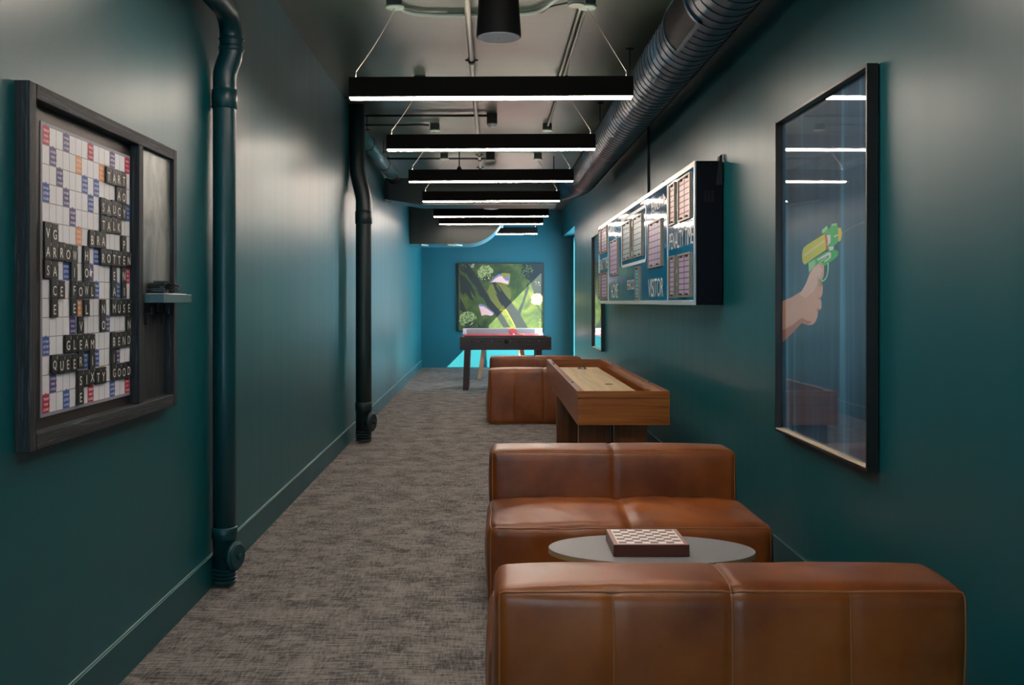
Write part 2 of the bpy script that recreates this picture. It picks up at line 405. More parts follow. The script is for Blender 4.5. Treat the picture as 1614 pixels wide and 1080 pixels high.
# occupancy sensor
t = thing('occupancy_sensor', (.01, 10.45, ZC), 'small black ceiling sensor with a pale dome, between the second and third lamps', 'sensor')
mb = MB(); mb.box(-.045, .065, 10.40, 10.50, ZC-.11, ZC); mb.build('base', M['blackm'], t, .006)
mb = MB(); mb.lathe([(.012, 0), (.035, .006), (.05, .025), (.055, .04)], (.01, 10.45, ZC-.15), seg=24); mb.build('dome', M['white'], t)
t = thing('fixture_box', (-.01, 13.3, ZC), 'black ceiling box with a pale round cover, right of the pipe couplings', 'junction box')
mb = MB(); mb.box(-.065, .045, 12.95, 13.05, ZC-.12, ZC); mb.build('box', M['blackm'], t, .005)
mb = MB(); mb.lathe([(.06, 0), (.065, .012)], (-.01, 13.0, ZC-.135), seg=20); mb.build('cover', M['canopy'], t)
mb = MB(); mb.lathe([(.03, 0), (.05, .01), (.05, .05), (.03, .06)], (.72, 19.0, CH+1.80), seg=20); mb.tube([(.72, 19, CH+1.85), (.72, 19, ZC)], .008, 8)
tag(mb.build('smoke_detector', M['white']), 'small white round detector hanging near the far wall, right of the lamps', 'detector')
t = thing('fire_sprinkler', (-.42, 13.1, ZC), 'small black sprinkler head hanging from the ceiling before the crossing duct', 'sprinkler')
mb = MB(); mb.tube([(-.42, 13.0, ZC), (-.42, 13.0, ZC-.22)], .008, 8); mb.build('drop', M['blackm'], t)
mb = MB(); mb.lathe([(.02, 0), (.035, .01), (.03, .04), (.015, .06)], (-.42, 13.0, ZC-.27), seg=14); mb.build('head', M['blackm'], t)

def speaker(x, y, zb, label):
    t = thing('pendant_speaker', (x, y, ZC), label, 'speaker', 'pendant speakers')
    mb = MB(); mb.lathe([(.118, 0), (.121, .004), (.121, .012), (.098, .36), (.09, .385), (.02, .395)], (x, y, zb), seg=48); mb.build('body', M['blackm'], t)
    mb = MB(); mb.lathe([(.108, 0), (.116, .004)], (x, y, zb-.003), seg=48); g = mb.build('grille', M['spkgr'], t)
    mb = MB(); mb.tube([(x, y, zb-.006), (x, y, zb-.002)], .005, 10); mb.build('badge', M['steel'], g)
    mb = MB(); mb.tube([(x, y, zb+.39), (x, y, ZC)], .006, 8); mb.build('suspension_rod', M['blackm'], t)
speaker(.041, 5.3, CH+1.425, 'black conical pendant speaker hanging in front of the widest lamp')
speaker(0, 15.2, CH+1.44, 'far black pendant speaker just below the crossing duct')

# ---------------- spiral duct
AX, AZ, RD = 1.24, CH+1.67, .192
t = thing('spiral_duct', (AX, 7, ZC), 'large round spiral duct along the right side of the ceiling', 'duct')
path = [(AX, y, AZ) for y in (YF+.05, 4, 8, 12, 13.1)] + [(AX-.33+.33*math.cos(a), 13.1+.33*math.sin(a)*1.97, AZ-.07*(a/(PI/2))) for a in [PI/2*k/10 for k in range(1, 11)]]
mb = MB(); mb.tube(path, RD, 56, cap=False); mb.build('duct_wall', M['duct'], t)
mb = MB()
def spiral_line(y0, y1, pitch):
    pts = []; n = int((y1-y0)/pitch*36)
    for i in range(n+1):
        a = 2*PI*i/36; yy = y0+pitch*i/36
        pts.append((AX+(RD+.0012)*math.cos(a), yy, AZ+(RD+.0012)*math.sin(a)))
    return pts
mb.tube(spiral_line(3.0, 13.1, .118), .0034, 5)
for k in range(1, 11):
    a = PI/2*k/11; c = Vector((AX-.33+.33*math.cos(a), 13.1+.33*math.sin(a)*1.97, AZ-.07*(a/(PI/2)))); tdir = Vector((-math.sin(a), 1.97*math.cos(a), 0)).normalized(); side = Vector((0, 0, 1)).cross(tdir)
    mb.tube([c+(side*math.cos(b)+Vector((0, 0, 1))*math.sin(b))*(RD+.001) for b in [2*PI*j/36 for j in range(36)]], .0034, 5, closed=True)
mb.build('spiral_seam', M['ductseam'], t)
for y in (6.75, 10.3):
    mb = MB(); mb.tube([(AX, y-.04, AZ), (AX, y+.04, AZ)], RD+.004, 56, cap=False); mb.build('joint_band', M['duct'], t)
# register set in the lower left of the duct
mb = MB(); a0, a1, ya, yb = math.radians(150), math.radians(238), 5.3, 5.95
def dp(a, y, r): return (AX+r*math.cos(a), y, AZ+r*math.sin(a))
n = 12
for i in range(n):
    p, q = a0+(a1-a0)*i/n, a0+(a1-a0)*(i+1)/n
    for (u0, u1) in ((ya, ya+.03), (yb-.03, yb)):
        mb.hull8([dp(p, u0, RD), dp(q, u0, RD), dp(q, u1, RD), dp(p, u1, RD), dp(p, u0, RD+.012), dp(q, u0, RD+.012), dp(q, u1, RD+.012), dp(p, u1, RD+.012)])
for p, q in ((a0, a0+.12), (a1-.12, a1)):
    mb.hull8([dp(p, ya, RD), dp(q, ya, RD), dp(q, yb, RD), dp(p, yb, RD), dp(p, ya, RD+.014), dp(q, ya, RD+.014), dp(q, yb, RD+.014), dp(p, yb, RD+.014)])
g = mb.build('register_frame', M['duct'], t)
mb = MB()
for i in range(30):
    a = a0+.13+(a1-a0-.26)*i/29; da = .009
    mb.hull8([dp(a-da, ya+.03, RD), dp(a+da, ya+.03, RD), dp(a+da, yb-.03, RD), dp(a-da, yb-.03, RD), dp(a-da, ya+.03, RD+.006), dp(a+da, ya+.03, RD+.006), dp(a+da, yb-.03, RD+.006), dp(a-da, yb-.03, RD+.006)])
for i in range(12):
    p, q = a0+.12+(a1-a0-.24)*i/12, a0+.12+(a1-a0-.24)*(i+1)/12
    mb.poly([dp(p, ya+.03, RD+.003), dp(q, ya+.03, RD+.003), dp(q, yb-.03, RD+.003), dp(p, yb-.03, RD+.003)])
mb.build('register_louvres', M['blackm'], g)
for y in (7.73, 9.84, 12.0):
    mb = MB(); mb.tube([(1.09, y, ZC), (1.09, y, AZ+.14)], .005, 8); mb.tube([dp(a, y, RD+.005) for a in [PI*(.25+.5*k/10) for k in range(11)]], .005, 6); mb.tube([(1.06, y, ZC-.01), (1.12, y, ZC-.01)], .008, 6)
    mb.build('hanger_rod', M['blackm'], t)

# ---------------- black crossing duct
t = thing('rectangular_duct', (-.25, 13.75, ZC), 'wide black rectangular duct crossing the corridor behind the fourth lamp', 'duct')
y0, y1 = 13.5, 14.05; zt = CH+1.70
xl = XL(13.5)+.01
mb = MB()
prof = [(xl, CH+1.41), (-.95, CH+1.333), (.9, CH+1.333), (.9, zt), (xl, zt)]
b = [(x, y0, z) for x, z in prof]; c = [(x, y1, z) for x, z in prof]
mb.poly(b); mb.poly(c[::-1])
for i in range(5): mb.poly([b[i], b[(i+1) % 5], c[(i+1) % 5], c[i]], 1 if i < 2 else 0)  # underside in lit teal, the light on it put into the colour
mb.build('duct_body', [M['ductblack'], M['ductlit']], t)
mb = MB()
for x in (-.95, -.72, -.5, -.28, -.05, .18, .4, .63): mb.box(x, x+.006, y0-.004, y0, CH+1.335, zt)
mb.build('standing_seam', M['blackm'], t)
mb = MB(); mb.hull8([(xl, y0-.03, CH+1.38), (xl+.1, y0-.03, CH+1.35), (xl+.1, y0+.02, CH+1.35), (xl, y0+.02, CH+1.38), (xl, y0-.03, CH+1.41), (xl+.1, y0-.03, CH+1.385), (xl+.1, y0+.02, CH+1.385), (xl, y0+.02, CH+1.41)]); mb.build('bracket', M['steel'], t)
for x in (xl+.04, .86):
    mb = MB(); mb.tube([(x, y0-.02, ZC), (x, y0-.02, CH+1.42)], .006, 8); mb.build('hanger_rod', M['blackm'], t)

# ---------------- curved duct
t = thing('curved_duct', (-.6, 18.5, ZC), 'black flat duct with a big curved elbow rising to the ceiling, near the far wall', 'duct')
ya, yb = 18.0, 19.1; zb = CH+1.062; xs, rr = -.45, .72; xl = XL(18)+.01
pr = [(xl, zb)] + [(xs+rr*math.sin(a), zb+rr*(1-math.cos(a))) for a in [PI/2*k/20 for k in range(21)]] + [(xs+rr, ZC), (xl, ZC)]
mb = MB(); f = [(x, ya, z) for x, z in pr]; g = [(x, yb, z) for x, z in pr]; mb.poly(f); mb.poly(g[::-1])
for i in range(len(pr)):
    j = (i+1) % len(pr); mb.poly([f[i], f[j], g[j], g[i]], 1 if i <= 21 else 0)  # bottom and elbow curve coloured as if lit, rest of duct black
mb.build('duct_body', [M['ductblack'], M['ductlit']], t)
for x in (-1.29, -.79, -.66):
    mb = MB(); mb.box(x-.008, x+.008, ya-.012, ya-.002, zb-.02, ZC); sh_ = mb.build('strap_hanger', M['conduitd'], t); mb = MB(); mb.hull8([(x-.02, ya-.02, zb-.03), (x+.02, ya-.02, zb-.03), (x+.13, ya+.25, zb-.03), (x+.09, ya+.25, zb-.03), (x-.02, ya-.02, zb-.002), (x+.02, ya-.02, zb-.002), (x+.13, ya+.25, zb-.002), (x+.09, ya+.25, zb-.002)])
    mb.build('strap_foot', M['conduit'], sh_)
mb = MB(); a = 1.15; x, z = xs+rr*math.sin(a), zb+rr*(1-math.cos(a)); mb.box(x-.025, x+.025, ya-.015, yb, z-.05, z+.07); mb.build('joint_cleat', M['ductlit'], t)

# ---------------- small duct high on the left wall
t = thing('round_duct', (-1.33, 12, ZC), 'small round duct lit pale blue, high on the left wall beyond the dark pipe', 'duct')
zc = CH+1.71
mb = MB(); mb.tube([(-1.335, 10.15, zc), (-1.33, 13.1, zc)], .075, 28); mb.build('duct_wall', M['ductlit'], t)
for y in (13.0, 13.06, 12.9):
    mb = MB(); mb.tube([(-1.33, y, zc), (-1.33, y+.02, zc)], .08, 28); mb.build('duct_ring', M['ductlit'], t)
mb = MB(); mb.tube([(-1.33, 13.1, zc), (-1.33, 13.3, zc), (-1.33, 13.42, zc-.015), (-1.33, 13.495, zc-.02)], .077, 28); mb.build('duct_elbow', M['ductblack'], t)
for y in (10.6, 12.2):
    mb = MB(); mb.tube([(-1.335+.08*math.cos(a), y, zc+.08*math.sin(a)) for a in [2*PI*k/24 for k in range(24)]], .005, 6, closed=True); mb.tube([(-1.335, y, zc+.08), (-1.335, y, ZC)], .005, 6); mb.tube([(-1.37, y, zc+.15), (-1.30, y, zc+.15)], .005, 6)
    mb.build('pipe_hanger', M['blackm'], t)

# ---------------- vertical drain pipes
def drain(x, y, r, mtl, jog, zj0, zj1, top, label):
    t = thing('drain_pipe', (x, y, 0), label, 'pipe', 'vertical drain pipes on the left wall')
    xj = x+jog
    path = [(x, y, .02), (x, y, 1), (x, y, zj0)]
    for k in range(1, 11): s_ = k/10; q = s_*s_*(3-2*s_); path.append((x+jog*q, y, zj0+(zj1-zj0)*s_))
    if top == 'bend':
        zz = zj1+.05; path.append((xj, y, zz)); R = .13
        for k in range(1, 13): a = PI/2*k/12; path.append((xj, y-R*(1-math.cos(a)), zz+R*math.sin(a)))
        path.append((xj+.01, y-3.5, zz+R)); path.append((xj+.03, y-7, zz+R))
    else: path.append((xj, y, ZC))
    mb = MB(); mb.tube(path, r, 36); mb.build('pipe', mtl, t)
    def ring(z0, z1, rr, cx=x, name='coupling'):
        mb = MB(); mb.lathe([(r, 0), (rr, .006), (rr, (z1-z0)-.006), (r, z1-z0)], (cx, y, z0), seg=36)
        mb.build(name, mtl, t)
    s = r/.058
    ring(.235*s if s > 1.2 else .235, .30*s if s > 1.2 else .30, r+.006)
    for k in range(4): ring(.022+k*.02*s, .022+k*.02*s+.012*s, r+.005-.001*(k % 2))
    ring(zj0-.16*s, zj0-.06*s, r+.006)
    if top == 'bend': ring(zj1-.01, zj1+.02, r+.005, xj); ring(zj1+.045, zj1+.06, r+.006, xj)
    # cleanout branch
    zc_ = .155*s; dirv = Vector((.94, -.33, 0)).normalized(); O = Vector((x, y, zc_))
    mb = MB(); mb.lathe([(r*.7, 0), (r*1.02, r*.75), (r*1.25, r*1.0), (r*1.25, r*1.25), (r*.9, r*1.3)], O, dirv, 32); cl = mb.build('cleanout', mtl, t)
    mb = MB(); mb.lathe([(r*1.05, r*1.25), (r*1.05, r*1.38), (r*.98, r*1.42)], O, dirv, 32)
    c = O+dirv*r*1.42; sd_ = dirv.cross(Vector((0, 0, 1))); 
    mb.tube([c, c+dirv*r*.28], r*.28, 4); mb.build('plug', mtl, cl)
drain(-1.343, 4.956, .058, M['pipe'], .035, 2.56, 2.70, 'bend', 'near teal drain pipe with a cleanout cap at its foot, bending away at the top')
drain(-1.296, 10.0, .08, M['pipe_dark'], -.065, 2.44, 2.80, 'up', 'far dark drain pipe beyond the first, offset near the ceiling')

# ================================================================== WORD GAME BOARD (left wall)
PLL = Plane((-1.401, 2.886, 0), (0, 1, 0), (1, 0, 0))     # u=0 at the near outer edge, wall plane
ZB, ZT, UL = .986, 2.082, 1.354
M['chalk'] = mat('metal_side_panel', '6f7678', .33, .7); _g = N(M['chalk']); _f = _g.noise(_g.coord((3, 3, 1.5)), 2.5, 6, .6, 1); _g.base(_g.ramp(_f, [(.35, '6a7272'), (.7, 'a9aea9')])); _g.rough(_g.ramp(_f, [(.3, .32), (.7, .48)]))
M['backing'] = mat('dark_metal_backing', '3c3836', .4, .5)
M['grid'] = mat('board_grey_line', '8f94a3', .5)
M['cell'] = mat('board_cell_white', 'dfe3ea', .4)
M['cred'] = mat('board_red', 'b81f45', .45); M['cblue'] = mat('board_blue', '2456a8', .45); M['cpurp'] = mat('board_purple', '4c4884', .45); M['corg'] = mat('board_orange', 'e29a5c', .45)
M['ctext'] = mat('board_lettering', 'e6e6ee', .5)
wb = thing('word_game_board', (-1.38, 3.5, ZB), 'large wall mounted letter game board in a black wooden frame, full of tiles', 'game board')
for a_, b_ in ((0, .045), (UL-.042, UL)): mb = MB(); PLL.slab(mb, a_, b_, ZB, ZT, .0, .047, 0); mb.build('frame_upright', M['barnv'], wb, .003)
for a_, b_ in ((ZT-.046, ZT), (ZB, ZB+.05)): mb = MB(); PLL.slab(mb, .045, UL-.042, a_, b_, .0, .047, 0); mb.build('frame_rail', M['barn'], wb, .003)
mb = MB(); PLL.slab(mb, .903, .951, ZB+.05, ZT-.046, .003, .045, 0); mb.build('divider', M['barnv'], wb, .003)
mb = MB(); PLL.slab(mb, .045, .903, ZB+.05, ZT-.046, .001, .008, 0); mb.build('backing_panel', M['backing'], wb)
mb = MB(); PLL.slab(mb, .951, UL-.042, 1.46, ZT-.046, .001, .030, 0); mb.build('side_panel', M['chalk'], wb)
mb = MB(); PLL.slab(mb, .951, UL-.042, ZB+.05, 1.43, .001, .010, 0); mb.build('lower_panel', M['barnv'], wb)
U0, V0, CW, CHH = .158, 1.980, .0489, .0599
mb = MB(); PLL.slab(mb, U0-.008, U0+15*CW+.008, V0-15*CHH-.010, V0+.010, .008, .011, 0)
prem = {}
for r, c in ((0, 0), (0, 7), (0, 14), (7, 0), (7, 14), (14, 0), (14, 7), (14, 14)): prem[r, c] = (3, 'TRIPLE', 'WORD')
for k in (1, 2, 3, 4, 10, 11, 12, 13):
    prem[k, k] = (5, 'DOUBLE', 'WORD'); prem[k, 14-k] = (5, 'DOUBLE', 'WORD')
for r, c in ((1, 5), (1, 9), (5, 1), (5, 5), (5, 9), (5, 13), (9, 1), (9, 5), (9, 9), (9, 13), (13, 5), (13, 9)): prem[r, c] = (6, 'TRIPLE', 'LETTER')
for r, c in ((0, 3), (0, 11), (2, 6), (2, 8), (3, 0), (3, 7), (3, 14), (6, 2), (6, 6), (6, 8), (6, 12), (7, 3), (7, 11), (8, 2), (8, 6), (8, 8), (8, 12), (11, 0), (11, 7), (11, 14), (12, 6), (12, 8), (14, 3), (14, 11)): prem[r, c] = (4 if r > 1 or c < 1 else 5, 'DOUBLE', 'LETTER')
prem[7, 7] = (5, '*', '')
ROWS = [(1, 10, 'TART'), (2, 12, 'AO'), (3, 9, 'SAUCY'), (4, 9, 'TALK'), (5, 0, 'VG'), (5, 7, 'BRA'), (5, 13, 'P'), (6, 0, 'ARROW'), (6, 6, 'H'), (6, 9, 'ROTTEN'),
  (7, 0, 'SA'), (7, 4, 'I'), (7, 6, 'O'), (7, 11, 'E'), (7, 13, 'N'), (8, 1, 'CE'), (8, 4, 'FOWL'), (8, 11, 'A'), (8, 13, 'I'), (9, 1, 'E'), (9, 4, 'E'), (9, 6, 'L'), (9, 9, 'N'), (9, 11, 'MUSE'),
  (10, 5, 'V'), (10, 9, 'O'), (10, 14, 'N'), (11, 3, 'GLEAM'), (11, 11, 'BEND'), (12, 1, 'QUEER'), (12, 7, 'I'), (12, 11, 'I'), (13, 5, 'SIXTY'), (13, 11, 'GOOD'), (14, 5, 'E')]
SING = {(5, 13): 'below the K of TALK, right of BRA', (6, 6): 'standing between ARROW and ROTTEN', (7, 4): 'below the W of ARROW', (7, 6): 'left of the star square', (7, 11): 'below the second T of ROTTEN', (7, 13): 'below the E of ROTTEN, beside a red square',
  (8, 11): 'above the M of MUSE', (8, 13): 'above the S of MUSE', (9, 1): 'below the C of CE', (9, 4): 'below the F of FOWL', (9, 6): 'below the W of FOWL', (9, 9): 'left of MUSE, above the lone O', (10, 5): 'above the E of GLEAM', (10, 9): 'below the lone N, left of a purple square',
  (10, 14): 'above the D of BEND', (12, 7): 'between two blue squares, right of QUEER', (12, 11): 'between BEND and GOOD', (14, 5): 'in the bottom row below SIXTY'}
occ = set((r, c+i) for r, c, wd in ROWS for i in range(len(wd)))
for r in range(15):
    for c in range(15):
        u = U0+c*CW; z = V0-(r+1)*CHH; k = prem.get((r, c))
        PLL.quad(mb, u+.0015, u+CW-.0015, z+.0015, z+CHH-.0015, .0116, 1 if not k else k[0])
        if k and (r, c) not in occ:
            for du, dz, wq, hq in ((CW/2-.004, CHH-.002, .008, .006), (CW-.003, CHH/2-.012, .005, .007), (CW-.003, CHH/2+.006, .005, .007)): PLL.quad(mb, u+du, u+du+wq, z+dz, z+dz+hq, .0119, k[0])
            if k[1] == '*':
                st = []
                for q in range(10): a = PI/2+q*PI/5; rr_ = .02 if q % 2 == 0 else .009; st.append((u+CW/2+rr_*math.cos(a), z+CHH/2+rr_*math.sin(a)))
                cx_, cz_ = u+CW/2, z+CHH/2
                for q in range(10): PLL.pl(mb, [(cx_, cz_), st[q], st[(q+1) % 10]], .0122, 2)
            else:
                for j, wd in enumerate((k[1], k[2], 'SCORE')):
                    ww = .036 if len(wd) > 4 else .028
                    PLL.text(mb, wd, u+(CW-ww)/2, z+CHH-.019-j*.0165, ww, .0085, .0122, 2, .02, 1)
mb.build('playing_grid', [M['grid'], M['cell'], M['ctext'], M['cred'], M['cblue'], M['cpurp'], M['corg']], wb, normals=False)
# shelf and hooks
M['shelf'] = mat('shelf_metal', '56737a', .35, .3)
mb = MB(); PLL.slab(mb, .975, 1.328, 1.427, 1.461, .010, .117, 0); mb.build('shelf', M['shelf'], wb, .0015)
for u in (1.01, 1.20):
    mb = MB(); PLL.slab(mb, u-.012, u+.012, 1.385, 1.427, .010, .016, 0); PLL.slab(mb, u-.01, u+.01, 1.379, 1.388, .010, .062, 0); PLL.slab(mb, u-.01, u+.01, 1.388, 1.408, .055, .062, 0)
    PLL.slab(mb, u-.008, u+.008, 1.34, 1.379, .030, .040, 0); mb.build('hook', M['blackm'], wb, .001)
# letter tiles
M['tile'] = mat('black_tile', '1b1d1c', .42); M['tletter'] = mat('tile_lettering', 'e4e4dc', .5)
SC = dict(A=1, B=3, C=3, D=2, E=1, F=4, G=2, H=4, I=1, J=8, K=5, L=1, M=3, N=1, O=1, P=3, Q=10, R=1, S=1, T=1, U=1, V=4, W=4, X=8, Y=4)
PT = Plane((0, 0, 0), (0, 1, 0), (1, 0, 0)); TW, TH = .0475, .0585
tb = MB(); PT.slab(tb, -TW/2, TW/2, -TH/2, TH/2, 0, .007, 0); tbo = tb.build('tile_body', [M['tile']], None, .0012, 1); tile_body = tbo.data; bpy.data.objects.remove(tbo)
lm = {}
def lmesh(ch):
    if ch not in lm:
        mb = MB(); bo = 0 if ch in 'MW' else .006; V, F, asp = text_mesh(ch, bo, 3); h = .031; wd = min(asp*h*.93, .030)
        PT.text(mb, ch, -wd/2-.003, -h/2-.005, wd, h, .0074, 0, bo); a = mb.build('l', M['tletter'], normals=False)
        s = str(SC[ch]); mb = MB(); ws = .0075 if len(s) > 1 else (.002 if s == '1' else .0045); PT.text(mb, s, TW/2-.004-ws, TH/2-.015, ws, .010, .0074, 0, .004); b = mb.build('s', M['tletter'], normals=False)
        lm[ch] = (a.data, b.data); bpy.data.objects.remove(a); bpy.data.objects.remove(b)
    return lm[ch]
def tile(ch, loc, label, group='black letter tiles', rot=None, bare=False):
    o = bpy.data.objects.new('letter_tile', tile_body); COL.objects.link(o); o.location = loc; tag(o, label, 'letter tile', group)
    if rot: o.rotation_euler = rot
    b = o.modifiers.new('bevel', 'BEVEL'); b.width = .0012; b.segments = 1
    if not bare:
        for nm, me in zip(('letter', 'score_number'), lmesh(ch)):
            c = bpy.data.objects.new(nm, me); COL.objects.link(c); c.parent = o
    return o
ords = ['first', 'second', 'third', 'fourth', 'fifth', 'sixth']
for r, c0, wd in ROWS:
    for i, ch in enumerate(wd):
        c = c0+i; u = U0+(c+.5)*CW+rnd.uniform(-.0015, .0015); z = V0-(r+.5)*CHH+rnd.uniform(-.003, .003)
        if len(wd) == 1: lab = 'black letter tile %s %s' % (ch, SING[r, c])
        elif wd == 'AO': lab = 'black letter tile %s in the pair AO between TART and SAUCY' % ch
        elif wd in ('VG', 'SA', 'CE'): lab = 'black letter tile %s in the pair %s at the board\'s left edge' % (ch, wd)
        else: lab = 'black letter tile %s, %s letter of the row %s' % (ch, ords[i], wd)
        p = PLL.p(u, z, .0125+.0004*((r*15+c) % 3)); tile(ch, p, lab)
# tile piles lying on the shelf
mb = MB(); PLL.slab(mb, 1.02, 1.28, 1.4612, 1.4642, .022, .112, 0); tag(mb.build('white_sheet', M['white']), 'thin white sheet on the small shelf beneath the black tile piles', 'paper')  # plain white sheet between shelf and tiles
for pi_, (u0, n, nm) in enumerate(((1.065, 7, 'left'), (1.225, 6, 'right'))):
    for k in range(n):
        a = rnd.uniform(-.25, .25)
        pos = PLL.p(u0+rnd.uniform(-.012, .012), 1.4644+k*.0072, .062+rnd.uniform(-.012, .012))
        o = tile('A', pos, 'black tile lying flat in the %s pile on the small shelf, %s' % (nm, ('lowest one' if k == 0 else 'topmost one' if k == n-1 else 'layer %s from below' % ords[k])), 'piled tiles on the small shelf', (0, -PI/2, a), True)

# ================================================================== RIGHT WALL PICTURES
PR = Plane((XR, 5.199, 0), (0, -1, 0), (-1, 0, 0))
M['litledge'] = mat('painted_lit_ledge', 'd2c4aa', .5)
M['pframe'] = mat('black_picture_frame', '14110f', .35)
def picture_frame(P, wd, z0, z1, depth, parent):
    mb = MB(); fw = .014
    P.slab(mb, 0, fw, z0, z1, .003, depth, 0); P.slab(mb, wd-fw, wd, z0, z1, .003, depth, 0)
    P.slab(mb, fw, wd-fw, z0, z0+fw, .003, depth, 0); P.slab(mb, fw, wd-fw, z1-fw, z1, .003, depth, 0)
    fr = mb.build('frame', M['pframe'], parent, .0015, 1)
    mb = MB(); P.slab(mb, fw, wd-fw, z0+fw, z0+fw+.003, .013, depth-.001, 0); mb.build('lit_bottom_strip', M['litledge'], fr)  # pale strip paints lamp light onto the black bottom rail
    return fr
# --- toy water pistol print
def curtain(name, c1, c2, c3):
    m = mat(name, c1, .6); g = N(m); f = g.noise(g.coord((10, 7, .25)), 1.2, 4, .6, .3); g.base(g.ramp(f, [(.3, c1), (.55, c2), (.72, c3)])); return m
M['pback'] = curtain('print_blue_backdrop', '1d4660', '255a7c', '4c9cc4')
M['skin'] = mat('print_skin', 'f2c0a6', .6); M['skin2'] = mat('print_skin_shade', 'cc8a74', .6); M['skin3'] = mat('print_skin_light', 'ffdccb', .6)
M['pyel'] = mat('print_yellow', 'e4ee3c', .6); M['pyel2'] = mat('print_yellow_light', 'fbffa0', .6); M['pgrn'] = mat('print_green', '3fd05c', .6); M['pgrn2'] = mat('print_pale_green', 'a8f5b4', .6)
M['pred'] = mat('print_red', 'ee5238', .6); M['pwht'] = mat('print_white', 'ffffff', .6); M['pyo'] = mat('print_yellow_orange', 'ffdf3a', .6)
t = thing('framed_picture', (XR-.02, 4.56, .75), 'tall framed picture of a hand holding a green and yellow water pistol', 'picture')
picture_frame(PR, 1.274, .751, 2.384, .05, t)
PG = Plane((XR-.013, 5.159+.0, CH), (0, -1, 0), (-1, 0, 0))
mb = MB(); PG.quad(mb, -.028, 1.222, .765-CH, 2.370-CH, .0, 0)
def D2(l): return [(5.159-a, b) for a, b in l]
arm = [(5.187, -.214), (5.187, .004), (5.01, .026), (4.864, .054), (4.795, .093), (4.751, .132), (4.69, .166), (4.62, .182), (4.573, .184), (4.54, .172), (4.535, .15), (4.544, .119), (4.575, .092), (4.56, .08), (4.553, .06), (4.56, .035), (4.585, .018), (4.574, .0), (4.571, -.026), (4.59, -.036), (4.62, -.040), (4.631, -.073), (4.66, -.095), (4.70, -.108), (4.775, -.113), (4.864, -.105), (5.01, -.158)]
PG.pl(mb, D2(arm), .0006, 1)
PG.pl(mb, D2([(4.69, .160), (4.60, .176), (4.56, .150), (4.60, .11), (4.68, .05), (4.80, .02), (4.90, .035), (4.80, .085), (4.74, .13)]), .0009, 3)
PG.pl(mb, D2([(5.187, -.214), (5.187, -.150), (5.01, -.118), (4.864, -.078), (4.775, -.092), (4.70, -.095), (4.775, -.113), (4.864, -.105), (5.01, -.158)]), .0009, 2)
for q in ([(4.575, .090), (4.60, .086), (4.585, .070), (4.565, .074)], [(4.586, .020), (4.62, .022), (4.60, .010), (4.58, .012)], [(4.59, -.034), (4.63, -.030), (4.64, -.045), (4.62, -.042)], [(4.62, .12), (4.60, .06), (4.605, .06), (4.63, .12)]): PG.pl(mb, D2(q), .0011, 2)
G = .0016
PG.pl(mb, D2([(4.762, .190), (4.517, .229), (4.408, .235), (4.35, .225), (4.352, .203), (4.408, .189), (4.528, .165), (4.562, .180), (4.60, .182), (4.66, .172), (4.70, .160), (4.752, .138)]), G, 6)
PG.pl(mb, D2([(4.756, .188), (4.66, .200), (4.655, .178), (4.70, .160), (4.746, .142)]), G+.0002, 7)
PG.pl(mb, D2([(4.631, .201), (4.464, .227), (4.438, .218), (4.443, .200), (4.50, .186), (4.528, .183), (4.528, .188), (4.470, .201), (4.466, .214), (4.619, .193)]), G+.0004, 10)
PG.pl(mb, D2([(4.60, .188), (4.50, .208), (4.50, .200), (4.60, .180)]), G+.0004, 7)
PG.pl(mb, D2([(4.856, .226), (4.848, .250), (4.835, .264), (4.775, .278), (4.65, .296), (4.528, .313), (4.508, .275), (4.512, .238), (4.66, .212), (4.813, .182), (4.846, .196)]), G, 4)
PG.pl(mb, D2([(4.83, .232), (4.53, .287), (4.53, .276), (4.82, .220)]), G+.0003, 5)
PG.pl(mb, D2([(4.528, .313), (4.501, .308), (4.486, .272), (4.49, .240), (4.512, .236), (4.508, .275)]), G+.0001, 8)
PG.pl(mb, D2([(4.562, .334), (4.495, .349), (4.469, .328), (4.434, .352), (4.366, .350), (4.35, .328), (4.325, .323), (4.325, .268), (4.35, .266), (4.404, .250), (4.408, .233), (4.460, .231), (4.49, .240), (4.486, .272), (4.501, .308), (4.562, .318)]), G, 6)
PG.pl(mb, D2([(4.562, .334), (4.495, .349), (4.485, .338), (4.505, .326), (4.562, .318)]), G+.0003, 7)
PG.pl(mb, D2([(4.434, .352), (4.366, .350), (4.366, .341), (4.43, .341)]), G+.0003, 7)
PG.pl(mb, D2([(4.495, .305), (4.447, .303), (4.447, .268), (4.49, .258), (4.483, .275)]), G+.0003, 10)
PG.pl(mb, D2([(4.469, .250), (4.404, .249), (4.408, .236), (4.46, .232)]), G+.0003, 10)
PG.pl(mb, D2([(4.40, .296), (4.345, .300), (4.345, .294), (4.40, .288)]), G+.0003, 10)
PG.pl(mb, D2([(4.35, .329), (4.315, .325), (4.301, .299), (4.317, .270), (4.346, .266)]), G+.0002, 9)
tr_ = [(4.470, .180), (4.470, .150), (4.480, .128), (4.500, .107), (4.535, .095), (4.600, .092), (4.600, .098), (4.54, .102), (4.510, .113), (4.494, .131), (4.488, .15), (4.490, .178)]
PG.pl(mb, D2(tr_), G+.0002, 7)
PG.pl(mb, D2([(4.60, .105), (4.585, .108), (4.57, .098), (4.585, .088), (4.60, .09)]), G+.0004, 6)
for k in range(30):
    s_ = k/29; d_ = 4.290-.245*s_; z_ = .301+.027*s_+.004*math.sin(PI*s_); e = .0012+.0012*((k*7) % 3 == 0)
    PG.quad(mb, 5.159-d_, 5.159-d_+e*2.5, z_, z_+e*.8, .0012, 10)
mb.build('print', [M['pback'], M['skin'], M['skin2'], M['skin3'], M['pyel'], M['pyel2'], M['pgrn'], M['pgrn2'], M['pred'], M['pyo'], M['pwht']], t, normals=False)
